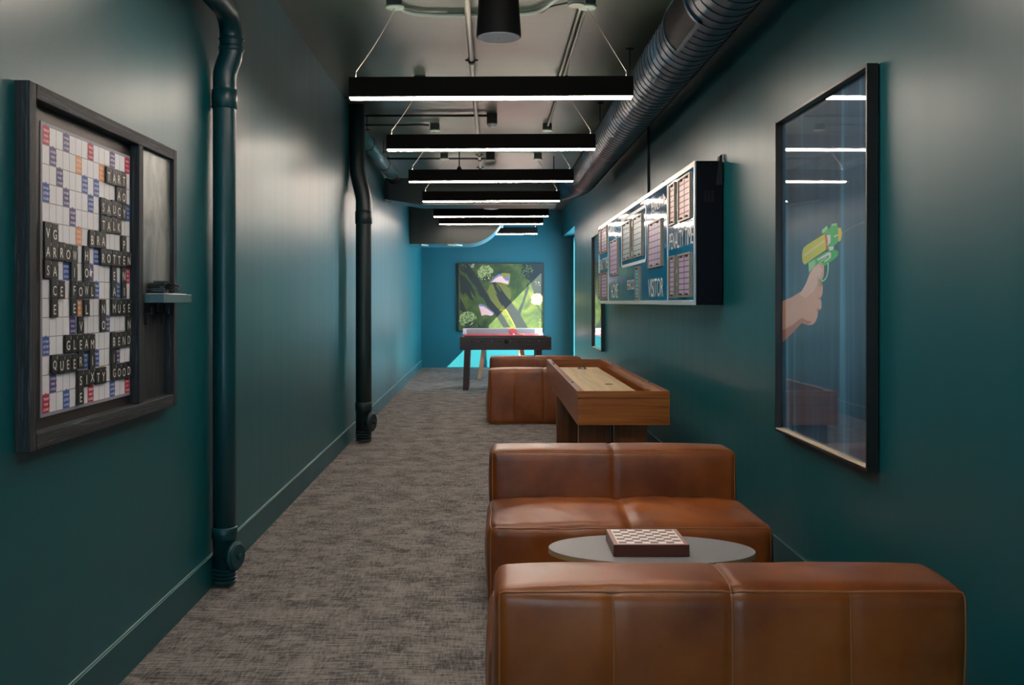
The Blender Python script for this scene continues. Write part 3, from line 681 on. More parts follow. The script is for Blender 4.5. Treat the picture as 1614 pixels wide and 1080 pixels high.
mb = MB(); PR.slab(mb, .014, 1.26, .765, 2.370, .022, .023, 0); mb.build('glazing', M['glass'], t)
# --- second, farther picture
P2 = Plane((XR, 14.69, 0), (0, -1, 0), (-1, 0, 0))
t = thing('framed_picture', (XR-.02, 14.0, .75), 'narrow looking framed picture on the right wall, partly behind the scoreboard', 'picture')
picture_frame(P2, 1.274, .751, 2.40, .05, t)
M['p2sky'] = mat('print_pale_blue', '8fb2c6', .6); M['p2g'] = mat('print_foliage', '4d7a4a', .6); M['p2d'] = mat('print_dark_grey', '3b4a52', .6); M['p2p'] = mat('print_mint', 'a5cfc4', .6)
mb = MB(); P2.quad(mb, .014, 1.26, .765, 2.386, .012, 0); P2.quad(mb, .014, 1.26, 1.75, 2.386, .013, 2)
P2.pl(mb, [(.014, 1.2), (.5, 1.35), (.9, 1.15), (1.26, 1.3), (1.26, 1.85), (.8, 1.9), (.4, 1.8), (.014, 1.9)], .0135, 1)
P2.pl(mb, [(.014, .765), (1.26, .765), (1.26, 1.1), (.6, 1.25), (.014, 1.1)], .0138, 3)
mb.build('print', [M['p2sky'], M['p2g'], M['p2d'], M['p2p']], t, normals=False)
mb = MB(); P2.slab(mb, .014, 1.26, .765, 2.386, .022, .023, 0); mb.build('glazing', M['glass'], t)

# ================================================================== SCOREBOARD
SX = 1.363; S0, S1 = 6.55, 12.41; SZ0, SZ1 = CH-.02, CH+.94
M['sbnavy'] = mat('scoreboard_cabinet_navy', '060a16', .5, 0, .15); M['sbblue'] = mat('scoreboard_blue_face', '0b5c86', .09, .0, .30); _g = N(M['sbblue']); _g.bump(_g.noise(_g.coord((1, 1.2, 2)), 2.5, 2, .5), .10, .02)
M['sbalu'] = mat('scoreboard_white_aluminium', 'cfd3d4', .28, .5); M['sbwhite'] = mat('scoreboard_white', 'd8dcda', .4)
M['sbbronze'] = mat('digit_frame_bronze', '94846c', .35, .5); M['sbgrid'] = mat('digit_grid', '4b4458', .5)
M['sbcell'] = mat('digit_cell_mauve', 'b49dc0', .35); M['sbcell2'] = mat('digit_cell_grey', '9fb4b8', .35); M['sbcell3'] = mat('digit_cell_pink', 'd6a6a2', .35); M['sbcell4'] = mat('digit_cell_teal', '4fa8c4', .35)
sb = thing('scoreboard', (1.45, 9.5, SZ0), 'long blue and white electronic hockey scoreboard mounted on the right wall', 'scoreboard')
PS = Plane((SX, S1, CH), (0, -1, 0), (-1, 0, 0))
def U(d): return S1-d
mb = MB(); mb.box(SX+.004, XR-.01, S0, S1, SZ0, SZ1); cab = mb.build('cabinet', M['sbnavy'], sb, .002, 1)
mb = MB()
for y in (6.57, 6.57):
    for z in (SZ0+.03, SZ1-.02):
        for x in (SX+.02, SX+.1, XR-.03): mb.box(x-.004, x+.004, S0-.002, S0, z-.004, z+.004)
for i in range(6):
    for j in range(3): mb.box(SX+.055+j*.025, SX+.072+j*.025, S0-.002, S0, SZ1-.20-i*.013, SZ1-.206-i*.013)
mb.build('screws_and_vents', M['steel'] if False else M['blackm'], cab)
mb = MB(); PS.quad(mb, .0, S1-S0, -.02, .94, .0, 0); mb.build('face', M['sbblue'], sb)
mb = MB()
PS.slab(mb, 0, S1-S0, .905, .942, -.003, .008, 0); PS.slab(mb, 0, S1-S0, -.022, .012, -.003, .008, 0); PS.slab(mb, S1-S0-.03, S1-S0, .012, .905, -.003, .008, 0); PS.slab(mb, 0, .03, .012, .905, -.003, .008, 0)
for d in (7.586, 11.435): PS.slab(mb, U(d)-.012, U(d)+.012, .012, .905, -.003, .004, 0)
mb.build('edge_trim', M['sbalu'], sb, .001, 1)
# rounded line round the clock
mb = MB(); u0, u1, z0, z1, r = U(10.28), U(8.63), .352, .862, .07
def rr_path(u0, u1, z0, z1, r, h):
    out = []
    for cu, cz, a0 in ((u1-r, z1-r, 0), (u0+r, z1-r, PI/2), (u0+r, z0+r, PI), (u1-r, z0+r, 1.5*PI)):
        for k in range(7): a = a0+PI/2*k/6; out.append((cu+r*math.cos(a), cz+r*math.sin(a)))
    return out
o_ = rr_path(u0, u1, z0, z1, r, 0); i_ = rr_path(u0+.035, u1-.035, z0+.028, z1-.028, r-.025, 0)
for k in range(len(o_)):
    l = (k+1) % len(o_); mb.poly([PS.p(*o_[k], .002), PS.p(*o_[l], .002), PS.p(*i_[l], .002), PS.p(*i_[k], .002)])
mb.build('clock_outline', M['sbwhite'], sb, normals=False)
def st(t_, d0, d1, z0, z1, bold=.0):
    mb = MB(); PS.text(mb, t_, U(d0), z0, d0-d1, z1-z0, .002, 0, bold, 4)
    mb.build('painted_number' if len(t_) == 1 else 'painted_word', M['sbwhite'], sb, normals=False)
st('PENALTY TIME', 7.51, 6.63, .395, .518); st('PENALTY TIME', 12.37, 11.49, .395, .530); st('VISITOR', 8.52, 7.775, .042, .195); st('HOME', 11.14, 10.56, .042, .20)
st('PERIOD', 9.84, 9.35, .118, .217); st('PENALTY', 8.35, 7.84, .758, .848); st('PENALTY', 11.20, 10.68, .77, .86)
st('1', 7.20, 7.13, .662, .793, .02); st('2', 7.215, 7.135, .12, .249, .02); st('1', 12.13, 12.105, .662, .793, .02); st('2', 12.13, 12.1, .12, .249, .02)
mb = MB(); PS.quad(mb, U(9.53), U(9.46), .53, .70, .002, 1)
for z in (.44, .73): PS.quad(mb, U(9.53), U(9.46), z, z+.05, .002, 0)
mb.build('clock_colon', [M['sbwhite'], M['sbnavy']], sb, normals=False)
mb = MB(); PS.pl(mb, [(U(7.79), .76), (U(7.655), .81), (U(7.79), .86)], .002, 2); mb.build('penalty_arrow', [M['sbwhite'], M['sbnavy'], M['sbcell3']], sb, normals=False)
mb = MB(); PS.pl(mb, [(U(11.36), .815), (U(11.23), .77), (U(11.23), .86)], .002, 0)
mb.build('penalty_arrow', [M['sbwhite'], M['sbnavy'], M['sbcell3']], sb, normals=False)
def digit(d0, d1, z0, z1, cols, rows, cm, lab):
    mb = MB(); u0, u1 = U(d0), U(d1); fw = .022
    PS.slab(mb, u0, u0+fw, z0, z1, 0, .014, 0); PS.slab(mb, u1-fw, u1, z0, z1, 0, .014, 0); PS.slab(mb, u0+fw, u1-fw, z0, z0+fw*.6, 0, .014, 0); PS.slab(mb, u0+fw, u1-fw, z1-fw*.6, z1, 0, .014, 0)
    o = mb.build('digit_panel', M['sbbronze'], sb); o['label'] = lab
    mb = MB(); a, b_ = u0+fw, u1-fw; e, f = z0+fw*.6, z1-fw*.6
    PS.quad(mb, a, b_, e, f, .006, 0); cw = (b_-a)/cols; ch = (f-e)/rows; gu = .018 if cols < 3 else .006
    for i in range(cols):
        for j in range(rows): PS.quad(mb, a+i*cw+gu, a+(i+1)*cw-gu*.4, e+j*ch+.004, e+(j+1)*ch-.004, .0075, 1)
    for k in range(max(1, cols if cols < 3 else 2)):
        uu = a+(b_-a)*(k+.5)/max(1, cols if cols < 3 else 2)
        for z in (e+.004, f-.014): PS.slab(mb, uu-.03, uu+.03, z, z+.010, .006, .018, 2)
    mb.build('digit_grid', [M['sbgrid'], cm, M['blackm']], o, normals=False)
digit(7.485, 7.25, .575, .889, 1, 7, M['sbcell3'], 'single pink digit window, upper right'); digit(7.125, 6.686, .573, .886, 2, 7, M['sbcell3'], 'double pink digit window, upper right')
digit(7.485, 7.254, .028, .345, 1, 8, M['sbcell'], 'single mauve digit window, lower right'); digit(7.137, 6.686, .033, .342, 2, 7, M['sbcell'], 'double mauve digit window, lower right')
digit(8.485, 7.832, .286, .672, 4, 7, M['sbcell'], 'visitor score window'); digit(10.133, 9.581, .417, .80, 4, 7, M['sbcell2'], 'left clock window'); digit(9.39, 8.84, .415, .80, 4, 7, M['sbcell2'], 'right clock window')
digit(9.266, 9.0, .013, .327, 1, 8, M['sbcell4'], 'narrow period window'); digit(11.208, 10.55, .29, .685, 4, 7, M['sbcell'], 'home score window')
digit(12.38, 12.142, .594, .909, 1, 7, M['sbcell'], 'single digit window, upper left'); digit(12.09, 11.513, .583, .90, 2, 7, M['sbcell'], 'double digit window, upper left')
digit(12.373, 12.124, .035, .358, 1, 7, M['sbcell'], 'single digit window, lower left'); digit(12.072, 11.513, .034, .352, 2, 7, M['sbcell'], 'double digit window, lower left')
mb = MB(); mb.hull8([(XR-.05, S0-.01, SZ1-.16), (XR-.012, S0-.01, SZ1-.16), (XR-.012, S0+.05, SZ1-.16), (XR-.05, S0+.05, SZ1-.16), (XR-.03, S0-.01, SZ1+.03), (XR-.012, S0-.01, SZ1+.045), (XR-.012, S0+.05, SZ1+.045), (XR-.03, S0+.05, SZ1+.03)]); mb.build('mounting_bracket', M['blackm'], sb)
for y in (8.05, 9.55):
    mb = MB(); mb.tube(arc((SX+.05, y, SZ1), .045, 0, PI, 10, 'yz'), .008, 8); mb.build('lifting_eye', M['blackm'], sb)
mb = MB(); mb.tube(smooth([(XR-.012, 9.62, AZ+.05), (XR-.012, 9.62, 2.75), (XR-.012, 9.62, 2.5), (XR-.03, 9.65, SZ1+.06), (SX+.1, 9.7, SZ1+.02)]), .011, 10); tag(mb.build('power_cable', M['blackm']), 'thin black cable running down the right wall into the scoreboard top', 'cable')

# ================================================================== AERIAL PICTURE ON FAR WALL
WP, HP = 1.872, 1.487
PB = Plane((-.7215, YB-.03, CH+.843), (1, 0, 0), (0, -1, 0))
def q(cx, cy): return ((cx-12)/1228*WP, -(cy-48)/972*HP)
def grass():
    m = mat('print_fairway', '4f7434', .55); g = N(m); f = g.noise(g.coord(), 3.2, 5, .6, .8); g.base(g.ramp(f, [(.3, '12290f'), (.5, '2d4414'), (.7, '565a18')])); return m
M['gr'] = grass(); M['gsh'] = mat('print_tree_shadow', '07191a', .55); M['green2'] = mat('print_putting_green', '5a5e24', .55); M['sand'] = mat('print_bunker', 'c49c98', .55); M['sandb'] = mat('print_bunker_edge', '5a6288', .55); M['rim'] = mat('print_rim', '77701f', .55)
M['tr1'] = mat('print_tree_light', '8f9560', .55); M['tr2'] = mat('print_tree_mid', '50633a', .55); M['tr3'] = mat('print_tree_dark', '0c1c14', .55); M['path'] = mat('print_path', '8f827f', .55); M['tr4'] = mat('print_blossom_tree', 'b3a070', .55)
t = thing('framed_picture', (.22, YB, .78), 'large framed aerial picture of a golf course with bunkers on the far wall', 'picture')
mb = MB(); PB.slab(mb, 0, WP, -HP, 0, -.028, .02, 0); mb.build('frame', M['pframe'], t, .002, 1)
mb = MB(); h = .021
PB.quad(mb, *[q(30, 0)[0], q(1228, 0)[0]], q(0, 1005)[1], q(0, 60)[1], h, 0)
def pp(l, k, mi): PB.pl(mb, [q(*a) for a in l], h+k*.0006, mi)
pp([(470, 360), (560, 325), (680, 350), (750, 410), (775, 480), (770, 540), (700, 640), (620, 705), (560, 670), (480, 570), (430, 450)], 1, 2)
pp([(30, 60), (160, 60), (200, 130), (300, 250), (350, 340), (400, 440), (440, 500), (470, 560), (560, 670), (620, 740), (760, 960), (660, 960), (560, 800), (500, 720), (420, 640), (380, 550), (320, 510), (280, 400), (180, 280), (140, 200), (60, 160)], 2, 1)
pp([(40, 200), (110, 240), (180, 320), (240, 430), (275, 540), (230, 500), (180, 410), (200, 480), (240, 590), (180, 550), (120, 470), (90, 500), (45, 460)], 3, 1)
pp([(40, 540), (90, 620), (140, 740), (100, 760), (40, 700)], 3, 1)
pp([(500, 318), (560, 330), (620, 400), (700, 510), (780, 610), (900, 780), (1010, 965), (840, 965), (760, 850), (680, 700), (600, 540), (540, 420)], 3, 1)
pp([(545, 470), (575, 495), (625, 590), (665, 645), (640, 650), (590, 570)], 3.5, 1)
pp([(560, 350), (625, 450), (618, 450), (556, 360)], 4, 5)
pp([(655, 640), (715, 725), (790, 860), (840, 960), (825, 960), (770, 865), (700, 750), (650, 665)], 4.2, 2)
pp([(600, 720), (670, 730), (690, 700), (640, 670)], 4.2, 5)
pp([(930, 60), (1232, 60), (1232, 500), (1100, 480), (1040, 300), (960, 250), (930, 180)], 2, 1)
pp([(1010, 330), (1030, 400), (960, 600), (900, 790), (860, 740), (930, 600), (980, 420)], 2.5, 1)
pp([(640, 190), (700, 190), (760, 200), (755, 260), (748, 340), (720, 366), (620, 330), (520, 320), (460, 325), (520, 270)], 4, 5)
pp([(460, 325), (490, 290), (540, 240), (600, 200), (640, 215), (655, 250), (680, 270), (720, 225), (742, 235), (745, 280), (730, 345), (640, 325), (540, 315)], 5, 4)
pp([(490, 322), (540, 270), (600, 235), (645, 232), (660, 262), (700, 300), (735, 300), (725, 345), (640, 325), (540, 313)], 6, 3)
pp([(305, 640), (340, 625), (400, 650), (470, 710), (530, 750), (525, 780), (480, 795), (410, 782), (350, 795), (330, 720)], 5, 4)
pp([(312, 660), (380, 665), (440, 705), (520, 765), (500, 792), (480, 795), (410, 782), (350, 795), (332, 720)], 6, 3)
pp([(195, 95), (225, 55), (252, 58), (235, 115), (200, 110)], 5, 9)
pr_ = random.Random(3)
def blob(cx, cy, r, n, mats, k0):
    for i in range(n):
        a = pr_.uniform(0, 2*PI); d = r*math.sqrt(pr_.random()); s_ = pr_.uniform(.06, .14)*r; x, y = cx+d*math.cos(a), cy+d*math.sin(a)*.95
        mi = mats[2] if (x-cx)*.5+(y-cy) > r*.35 and pr_.random() < .7 else (mats[0] if pr_.random() < .6 else mats[1])
        pp([(x+s_*math.cos(b+.3)*pr_.uniform(.7, 1), y+s_*math.sin(b+.3)*pr_.uniform(.7, 1)) for b in [2*PI*j/7 for j in range(7)]], k0+i*.015, mi)
blob(410, 190, 115, 420, (6, 7, 8), 7); blob(155, 850, 120, 440, (6, 7, 8), 7); blob(90, 100, 60, 70, (7, 8, 8), 7); blob(1010, 160, 90, 110, (7, 8, 8), 7)
blob(1135, 560, 85, 260, (10, 10, 6), 7); blob(1150, 340, 40, 16, (6, 7, 7), 7); blob(1200, 880, 40, 16, (10, 6, 7), 7)
pp([(1130, 640), (1145, 640), (1230, 770), (1225, 780)], 6, 8); pp([(285, 880), (350, 965), (310, 965)], 6, 8)
mb.build('print', [M['gr'], M['gsh'], M['green2'], M['sand'], M['sandb'], M['rim'], M['tr1'], M['tr2'], M['tr3'], M['path'], M['tr4']], t, normals=False)

# ================================================================== LEATHER SOFAS
def deformer(hx, hy, hz, r, bx, by, bz, seams, wr, seed):
    def f(p):
        p = Vector(p); H = (hx, hy, hz)
        qv = Vector([max(-(H[i]-r), min(H[i]-r, p[i])) for i in range(3)])
        n = p-qv
        if n.length < 1e-7: n = Vector((0, 0, 1))
        else: n.normalize()
        out = qv+n*r
        u = [max(-1, min(1, p[i]/H[i])) for i in range(3)]
        fx = max(0, (1-u[1]**2)*(1-u[2]**2))**.6*max(0, abs(n.x))**2; fy = max(0, (1-u[0]**2)*(1-u[2]**2))**.6*max(0, abs(n.y))**2; fz = max(0, (1-u[0]**4)*(1-u[1]**2))**.7*max(0, abs(n.z))**2
        if n.z < 0: fz *= 0
        d = n*0
        d.x = math.copysign(bx*fx, n.x); d.y = math.copysign(by*fy, n.y); d.z = bz*fz
        out += d
        for (axis_ok, s, amp, sig) in seams:
            if axis_ok(n):
                out -= n*amp*math.exp(-((p.x-s)/sig)**2)
        if wr:
            e = max(0.0, noise.noise(Vector((p.x*2.5+seed, p.y*2, p.z*2)))*.9+.5)
            c = noise.noise(Vector((p.x*11+p.y*5+seed*3, p.y*3.2-p.x*2.0, p.z*4)))
            near = .35+.65*math.exp(-(p.x/.28)**2)
            out += n*wr*(c*1.1)*e*near + n*.007*noise.noise(Vector((p.x*2.6, p.y*2.8+seed, p.z*2.8)))
        return out
    return f
def puffy(mb, c, H, f, step, mi=0):
    hx, hy, hz = H; C = Vector(c)
    vid = {}
    def vert(p):
        k = (round(p[0], 5), round(p[1], 5), round(p[2], 5))
        if k not in vid: vid[k] = len(mb.v); mb.v.append(tuple(f(p)+C))
        return vid[k]
    def lin_(h): n = max(4, int(2*h/step)); return [round(-h+2*h*i/n, 6) for i in range(n+1)]
    X, Y, Z = lin_(hx), lin_(hy), lin_(hz)
    for s in (-1, 1):
        for A, B, mk in ((Y, Z, lambda a, b: (s*hx, a, b)), (X, Z, lambda a, b: (a, s*hy, b)), (X, Y, lambda a, b: (a, b, s*hz))):
            for i in range(len(A)-1):
                for j in range(len(B)-1):
                    mb.face([vert(mk(A[i], B[j])), vert(mk(A[i+1], B[j])), vert(mk(A[i+1], B[j+1])), vert(mk(A[i], B[j+1]))], mi, True)
def edge_loop(hx, hz, y, n=50):
    out = []
    for i in range(n): out.append((-hx+2*hx*i/n, y, hz))
    for i in range(n//2): out.append((hx, y, hz-2*hz*i/(n//2)))
    for i in range(n): out.append((hx-2*hx*i/n, y, -hz))
    for i in range(n//2): out.append((-hx, y, -hz+2*hz*i/(n//2)))
    return out
BD, SD, HB, HS, WS = .28, .64, .64, .385, 1.30
def make_sofa(label):
    """local frame: rear face of the back rest towards -y; seat towards +y"""
    t = thing('leather_sofa', (0, 0, 0), label, 'sofa', 'tan leather two seat sofas')
    rear = lambda n: n.y < -.5 and n.z < .75; rt = lambda n: n.y < -.6; top = lambda n: n.z > .45; front = lambda n: n.y > .5
    q4 = WS/4
    f = deformer(WS/2, BD/2, HB/2, .032, .012, .016, .016, [(lambda n: n.y < -.5, -q4, .008, .012), (lambda n: n.y < -.5, q4, .008, .012), (lambda n: abs(n.y) > .3 or n.z > .3, 0, .008, .012)], .0040, 1.3)
    mb = MB(); puffy(mb, (0, BD/2, HB/2), (WS/2, BD/2, HB/2), f, .0165); bk = mb.build('backrest', M['leather'], t)
    C = Vector((0, BD/2, HB/2)); mb = MB()
    for y in (-BD/2, BD/2): mb.tube([f(p)*1.0+C+(f(p)-Vector(p)*.9).normalized()*.001 for p in edge_loop(WS/2, HB/2, y)], .0038, 6, closed=True)
    for s in (-q4, 0, q4): mb.tube([f((s, -BD/2, -HB/2+.03+(HB-.03)*k/30))+C+Vector((0, -.0015, 0)) for k in range(31)], .003, 6)
    mb.tube([f((0, -BD/2+BD*k/12, HB/2))+C+Vector((0, 0, .002)) for k in range(13)], .003, 6)
    mb.tube([f((0, BD/2, HB/2-(HB-.4)*k/12))+C+Vector((0, .001, 0)) for k in range(13)], .002, 6)
    mb.build('piping', M['piping'], bk)
    f2 = deformer(WS/2+.012, SD/2, HS/2, .038, .02, .016, .05, [(lambda n: n.z > .3, 0, .014, .022)], .022, 4.1)
    mb = MB(); puffy(mb, (0, BD+SD/2-.01, HS/2), (WS/2+.012, SD/2, HS/2), f2, .0150); se = mb.build('seat', M['leather'], t)
    C = Vector((0, BD+SD/2-.01, HS/2)); mb = MB()
    for y in (SD/2,): mb.tube([f2(p)+C for p in edge_loop(WS/2+.012, HS/2, y)], .0038, 6, closed=True)
    for s in (-1, 1): mb.tube([f2((s*(WS/2+.012), -SD/2+SD*k/24, HS/2))+C for k in range(25)], .0038, 6)
    mb.tube([f2((0, -SD/2+SD*k/30, HS/2))+C+Vector((0, 0, .002)) for k in range(31)], .003, 6)
    mb.build('piping', M['piping'], se)
    return t
s1 = make_sofa('nearest tan leather sofa, seen from behind at the bottom of the photo'); s1.location = (.662, 2.70, 0)
G4 = 'tan leather two seat sofas'
s2 = dup(s1, (0, 0, 0), 'tan leather sofa facing the viewer behind the round grey table', G4, PI); s2.location = (.650, 5.48, 0)
s3 = dup(s1, (0, 0, 0), 'tan leather sofa seen from behind, at the far end of the shuffleboard table', G4); s3.location = (.62, 11.48, 0)
s4 = dup(s1, (0, 0, 0), 'farthest leather sofa, its dark back showing before the football table', G4, PI); s4.location = (.64, 14.36, 0)

# ================================================================== COFFEE TABLE AND CHESS BOX
M['tgrey'] = mat('grey_tabletop', '86898d', .45); M['ply'] = mat('plywood_edge', 'b49a74', .5)
t = thing('coffee_table', (.667, 4.10, 0), 'low oval coffee table with a grey top between the two near sofas', 'table')
mb = MB(); n = 72; rz = math.radians(-4)
def el(a, s, z): x, y = .427*s*math.cos(a), .245*s*math.sin(a); return (.667+x*math.cos(rz)-y*math.sin(rz), 4.10+x*math.sin(rz)+y*math.cos(rz), z)
rings = [(1, .380, 1), (1, .399, 1), (.9965, .4015, 0)]
for i in range(2):
    for k in range(n):
        a, b_ = 2*PI*k/n, 2*PI*(k+1)/n; z0, z1 = rings[i][1], rings[i+1][1]; s0, s1_ = rings[i][0], rings[i+1][0]
        mb.poly([el(a, s0, z0), el(b_, s0, z0), el(b_, s1_, z1), el(a, s1_, z1)], 1 if i == 0 else 0)
mb.poly([el(2*PI*k/n, .9965, .4015) for k in range(n)], 0); mb.poly([el(-2*PI*k/n, 1, .380) for k in range(n)], 1)
mb.build('tabletop', [M['tgrey'], M['ply']], t)
mb = MB(); mb.lathe([(.03, 0), (.03, .36), (.12, .365), (.12, .38)], (.667, 4.10, .0), seg=28); mb.build('pedestal', M['blackm'], t)
mb = MB(); mb.lathe([(.20, 0), (.205, .004), (.2, .012), (.04, .02)], (.667, 4.10, .0), seg=40); mb.build('foot', M['blackm'], t)
M['boxb'] = mat('game_box_brown', '5d3b36', .4); M['boxlt'] = mat('game_box_border', 'b58c84', .4); M['bw'] = mat('board_square_white', 'ffffff', .4); M['bb'] = mat('board_square_brown', '8d6f68', .4)
t = thing('chess_box', (.647, 4.10, .4015), 'flat brown game box with a white and brown checkered top on the grey table', 'board game')
x0, x1, y0, y1, zb = .494, .800, 3.962, 4.236, .402
mb = MB(); mb.box(x0, x1, y0, y1, zb, zb+.049, 0); mb.build('box', M['boxb'], t, .002)
mb = MB(); zt = zb+.0495
def qd(a, b_, c, d, z, mi): mb.poly([(a, c, z), (b_, c, z), (b_, d, z), (a, d, z)], mi)
qd(x0+.003, x1-.003, y0+.003, y1-.003, zt, 0); ix0, ix1, iy0, iy1 = x0+.024, x1-.024, y0+.020, y1-.016
qd(ix0-.005, ix1+.005, iy0-.004, iy1+.004, zt+.0003, 1)
for k in range(60): a = ix0-.011+(ix1-ix0+.02)*k/60; qd(a, a+.0025, iy0-.012, iy0-.009, zt+.0003, 1)
for i in range(8):
    for j in range(8):
        if (i+j) % 2 == 0: qd(ix0+(ix1-ix0)*i/8, ix0+(ix1-ix0)*(i+1)/8, iy0+(iy1-iy0)*j/8, iy0+(iy1-iy0)*(j+1)/8, zt+.0006, 2)
mb.build('checkered_board', [M['boxlt'], M['bw'], M['bb']], t, normals=False)

# ================================================================== SHUFFLEBOARD TABLE
t = thing('shuffleboard_table', (.935, 8.9, 0), 'long wooden shuffleboard table along the right wall', 'game table')
X0, X1, Y0, Y1, Z0, Z1 = .61, 1.262, 6.94, 10.83, .56, .80
for xa, xb in ((X0, X0+.05), (X1-.06, X1)):
    mb = MB(); mb.box(xa, xb, Y0+.02, Y1-.02, Z0, Z1); mb.build('side_rail', M['woody'], t, .003)
for ya_, yb_ in ((Y0, Y0+.02), (Y1-.02, Y1)):
    mb = MB(); mb.box(X0, X1, ya_, yb_, Z0, Z1-.055); mb.box(X0, X1, ya_, yb_, Z1-.05, Z1); mb.box(X0+.01, X1-.01, ya_+.004, yb_-.004, Z1-.056, Z1-.049); mb.build('end_board', M['woodx'], t, .002)
mb = MB(); mb.box(X0+.05, X1-.06, Y0+.02, Y1-.02, Z0+.02, Z0+.06); M['gut'] = mat('gutter_lining', '6d5a46', .8); mb.build('gutter', M['gut'], t)
mb = MB(); mb.box(.715, 1.14, Y0+.12, Y1-.3, Z0+.06, .73); mb.box(1.02, 1.06, 7.96, 7.975, .7302, .7306); pf = mb.build('playfield', M['maple'], t, .004)
mb = MB(); mb.tube([(1.0+.035*math.cos(a), 8.35+.02*math.sin(a), .7305) for a in [2*PI*k/24 for k in range(24)]], .0025, 5, closed=True); mb.build('printed_mark', M['blackm'], pf)
for y in (7.7, 10.0):
    for x in (X0+.025, X1-.03):
        mb = MB(); mb.box(x-.012, x+.012, y-.09, y+.09, Z1, Z1+.003); sp = mb.build('scorer_plate', M['steel'], t); mb = MB(); mb.tube([(x, y-.03, Z1+.003), (x, y-.03, Z1+.008)], .009, 12); mb.build('score_peg', M['blackm'], sp)
mb = MB(); mb.tube([(1.165, 8.3, Z0+.06), (1.165, 8.3, Z0+.1)], .018, 12); mb.build('leg_leveller', M['blackm'], t)
for y in (7.08, 9.48):
    for xa, xb in ((.632, .863), (.893, 1.125)):
        mb = MB(); mb.box(xa, xb, y, y+.10, 0, Z0); mb.build('leg', M['woodz'], t, .003)
    mb = MB(); mb.tube([(.878, y+.05, .03), (.878, y+.05, Z0)], .008, 8); mb.box(.86, .896, y+.01, y+.09, .02, .05); mb.build('leg_bracket', M['steel'], t)
for i, (x, y, l) in enumerate(((.93, 10.28, 'left one of the two at the far end'), (.965, 10.22, 'right one of the two at the far end'))):
    tt = thing('shuffleboard_puck', (x, y, .73), 'small metal puck on the shuffleboard playfield, '+l, 'puck', 'pucks on the shuffleboard')
    mb = MB(); mb.lathe([(.024, 0), (.027, .004), (.027, .012), (.02, .016)], (x, y, .7305), seg=24); mb.build('base', M['steel'], tt)
    mb = MB(); mb.lathe([(.014, 0), (.016, .006), (.012, .010)], (x, y, .746), seg=20); mb.build('cap', M['blackm'] if i else M['boxb'], tt)

# ================================================================== FOOTBALL TABLE
t = thing('football_table', (.235, 16.3, 0), 'dark wooden table football game with a row of rod knobs before the far wall', 'game table')
FX0, FX1, FY0, FY1, FZ0, FZ1 = -.503, .974, 15.85, 16.62, .655, .862
mb = MB()
mb.box(FX0, FX1, FY0, FY0+.03, FZ0, FZ1); mb.box(FX0, FX1, FY1-.03, FY1, FZ0, FZ1); mb.box(FX0, FX0+.05, FY0+.03, FY1-.03, FZ0, FZ1); mb.box(FX1-.05, FX1, FY0+.03, FY1-.03, FZ0, FZ1)
mb.build('cabinet', M['fooswood'], t, .003)
mb = MB(); mb.box(FX0+.05, FX1-.05, FY0+.03, FY1-.03, FZ0+.02, FZ0+.08); M['ffield'] = mat('green_playfield', '2c6b44', .5); mb.build('playfield', M['ffield'], t)
for x, sx in ((FX0+.12, -1), (FX1-.20, 1)):
    for y in (FY0+.03, FY1-.13):
        mb = MB(); dx = -.03*1 if sx < 0 else .0; mb.hull8([(x-.045+dx, y, 0), (x+.05+dx, y, 0), (x+.05+dx, y+.1, 0), (x-.045+dx, y+.1, 0), (x-.05, y, FZ0), (x+.05, y, FZ0), (x+.05, y+.1, FZ0), (x-.05, y+.1, FZ0)]); mb.build('leg', M['fooswood'], t, .003)
for k in range(8):
    x = FX0+.205+k*.152; near = k in (0, 1, 3, 5)
    mb = MB(); mb.tube([(x, FY0-(.16 if near else .02), .80), (x, FY1+(.02 if near else .16), .80)], .007, 8); rd = mb.build('rod', M['steel'], t)
    mb = MB()
    yh = FY0-.17 if near else FY1+.07
    mb.tube([(x, yh, .80), (x, yh+.02, .80), (x, yh+.10, .80)], [.012, .017, .015], 14); mb.build('handle', M['blackm'], rd)
    mb = MB(); mb.lathe([(.02, 0), (.022, .006), (.02, .012)], (x, FY0-.012, .80), (0, 1, 0), 16); mb.build('bushing', M['blackm'], rd)
    mb = MB()
    for j in range(3): yy = FY0+.18+j*.2; mb.tube([(x, yy, .735), (x, yy, .80), (x, yy, .83)], [.012, .02, .012], 8)
    mb.build('player_figures', M['cred'] if k % 2 else M['cblue'], rd)
mb = MB(); mb.lathe([(.03, 0), (.036, .01), (.036, .02)], (.25, FY0-.018, .787), (0, 1, 0), 20); mb.build('ball_return', M['blackm'], t)
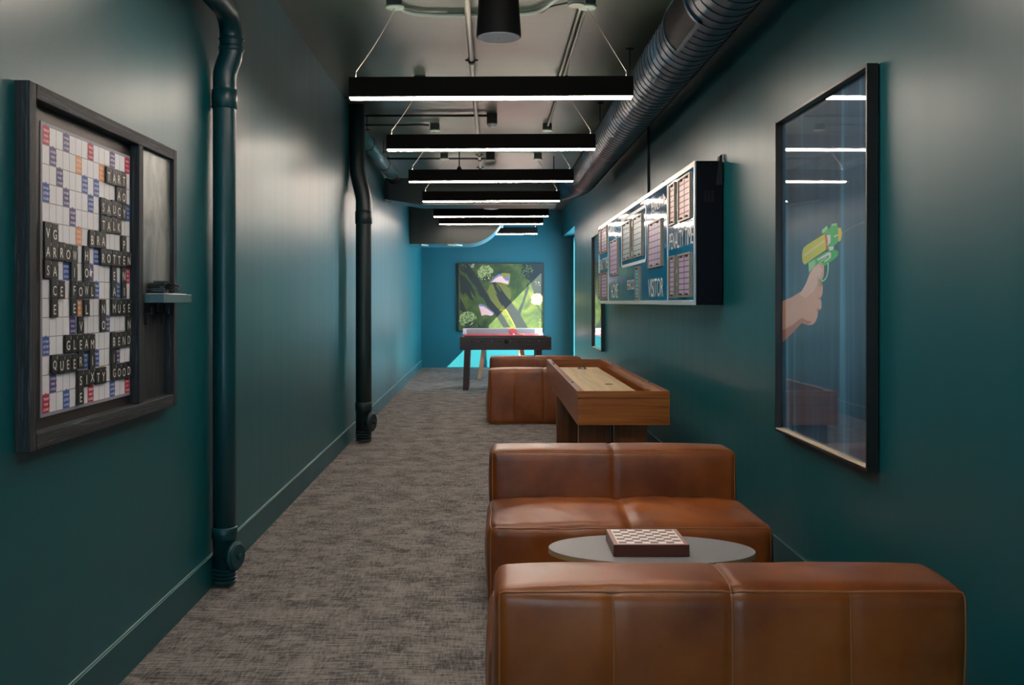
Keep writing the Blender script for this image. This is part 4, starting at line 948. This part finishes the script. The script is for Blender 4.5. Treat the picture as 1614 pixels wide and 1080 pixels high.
# ---- table tennis table behind it
M['tred'] = mat('red_tabletop', 'c0273c', .35); M['net'] = mat('net_mesh', '93a4aa', .8)
t = thing('table_tennis_table', (.235, 19.2, 0), 'red topped table tennis table on splayed pale wooden legs before the far wall', 'game table')
mb = MB(); mb.box(-.53, 1.0, 17.9, 20.6, .775, .80); mb.build('tabletop', M['tred'], t, .004)
for x, dx in ((-.105, -.11), (.54, .11)):
    for y in (18.25, 20.1):
        mb = MB(); mb.hull8([(x+dx-.04, y, 0), (x+dx+.04, y, 0), (x+dx+.04, y+.08, 0), (x+dx-.04, y+.08, 0), (x-.04, y+.1, .775), (x+.04, y+.1, .775), (x+.04, y+.18, .775), (x-.04, y+.18, .775)]); mb.build('leg', M['ash'], t, .004)
tn = thing('table_tennis_net', (.235, 19.25, .80), 'grey net with white posts stretched across the red table', 'net')
mb = MB(); mb.box(-.52, .98, 19.25, 19.262, .812, .90); mb.build('mesh', M['net'], tn)
mb = MB(); mb.box(-.52, .98, 19.245, 19.267, .898, .912); mb.build('top_tape', M['white'], tn)
for x in (-.55, .93):
    mb = MB(); mb.box(x, x+.07, 19.23, 19.28, .80, .912); mb.box(x-.01, x+.08, 19.2, 19.3, .8002, .812); mb.build('post', M['white'], tn, .003)
tp = thing('table_tennis_paddle', (.44, 18.6, .80), 'red table tennis paddle leaning on the red table before the net', 'paddle')
M['prub'] = mat('red_rubber', 'b5343c', .6)
mb = MB(); n = 28; dirn = Vector((0, -.55, .84)).normalized(); mb.lathe([(.083, 0), (.083, .012)], (.41, 18.6, .866), dirn, 28); mb.build('blade', M['prub'], tp)
mb = MB(); mb.tube([(.48, 18.58, .845), (.56, 18.54, .818), (.62, 18.5, .815)], [.012, .014, .013], 10); mb.build('handle', M['ash'], tp)
mb = MB(); mb.lathe([(.004, -.02), (.012, -.016), (.019, -.006), (.02, 0), (.019, .006), (.012, .016), (.004, .02)], (.42, 18.42, .821), seg=20); tag(mb.build('table_tennis_ball', M['white']), 'white table tennis ball on the red table in front of the paddle', 'ball')
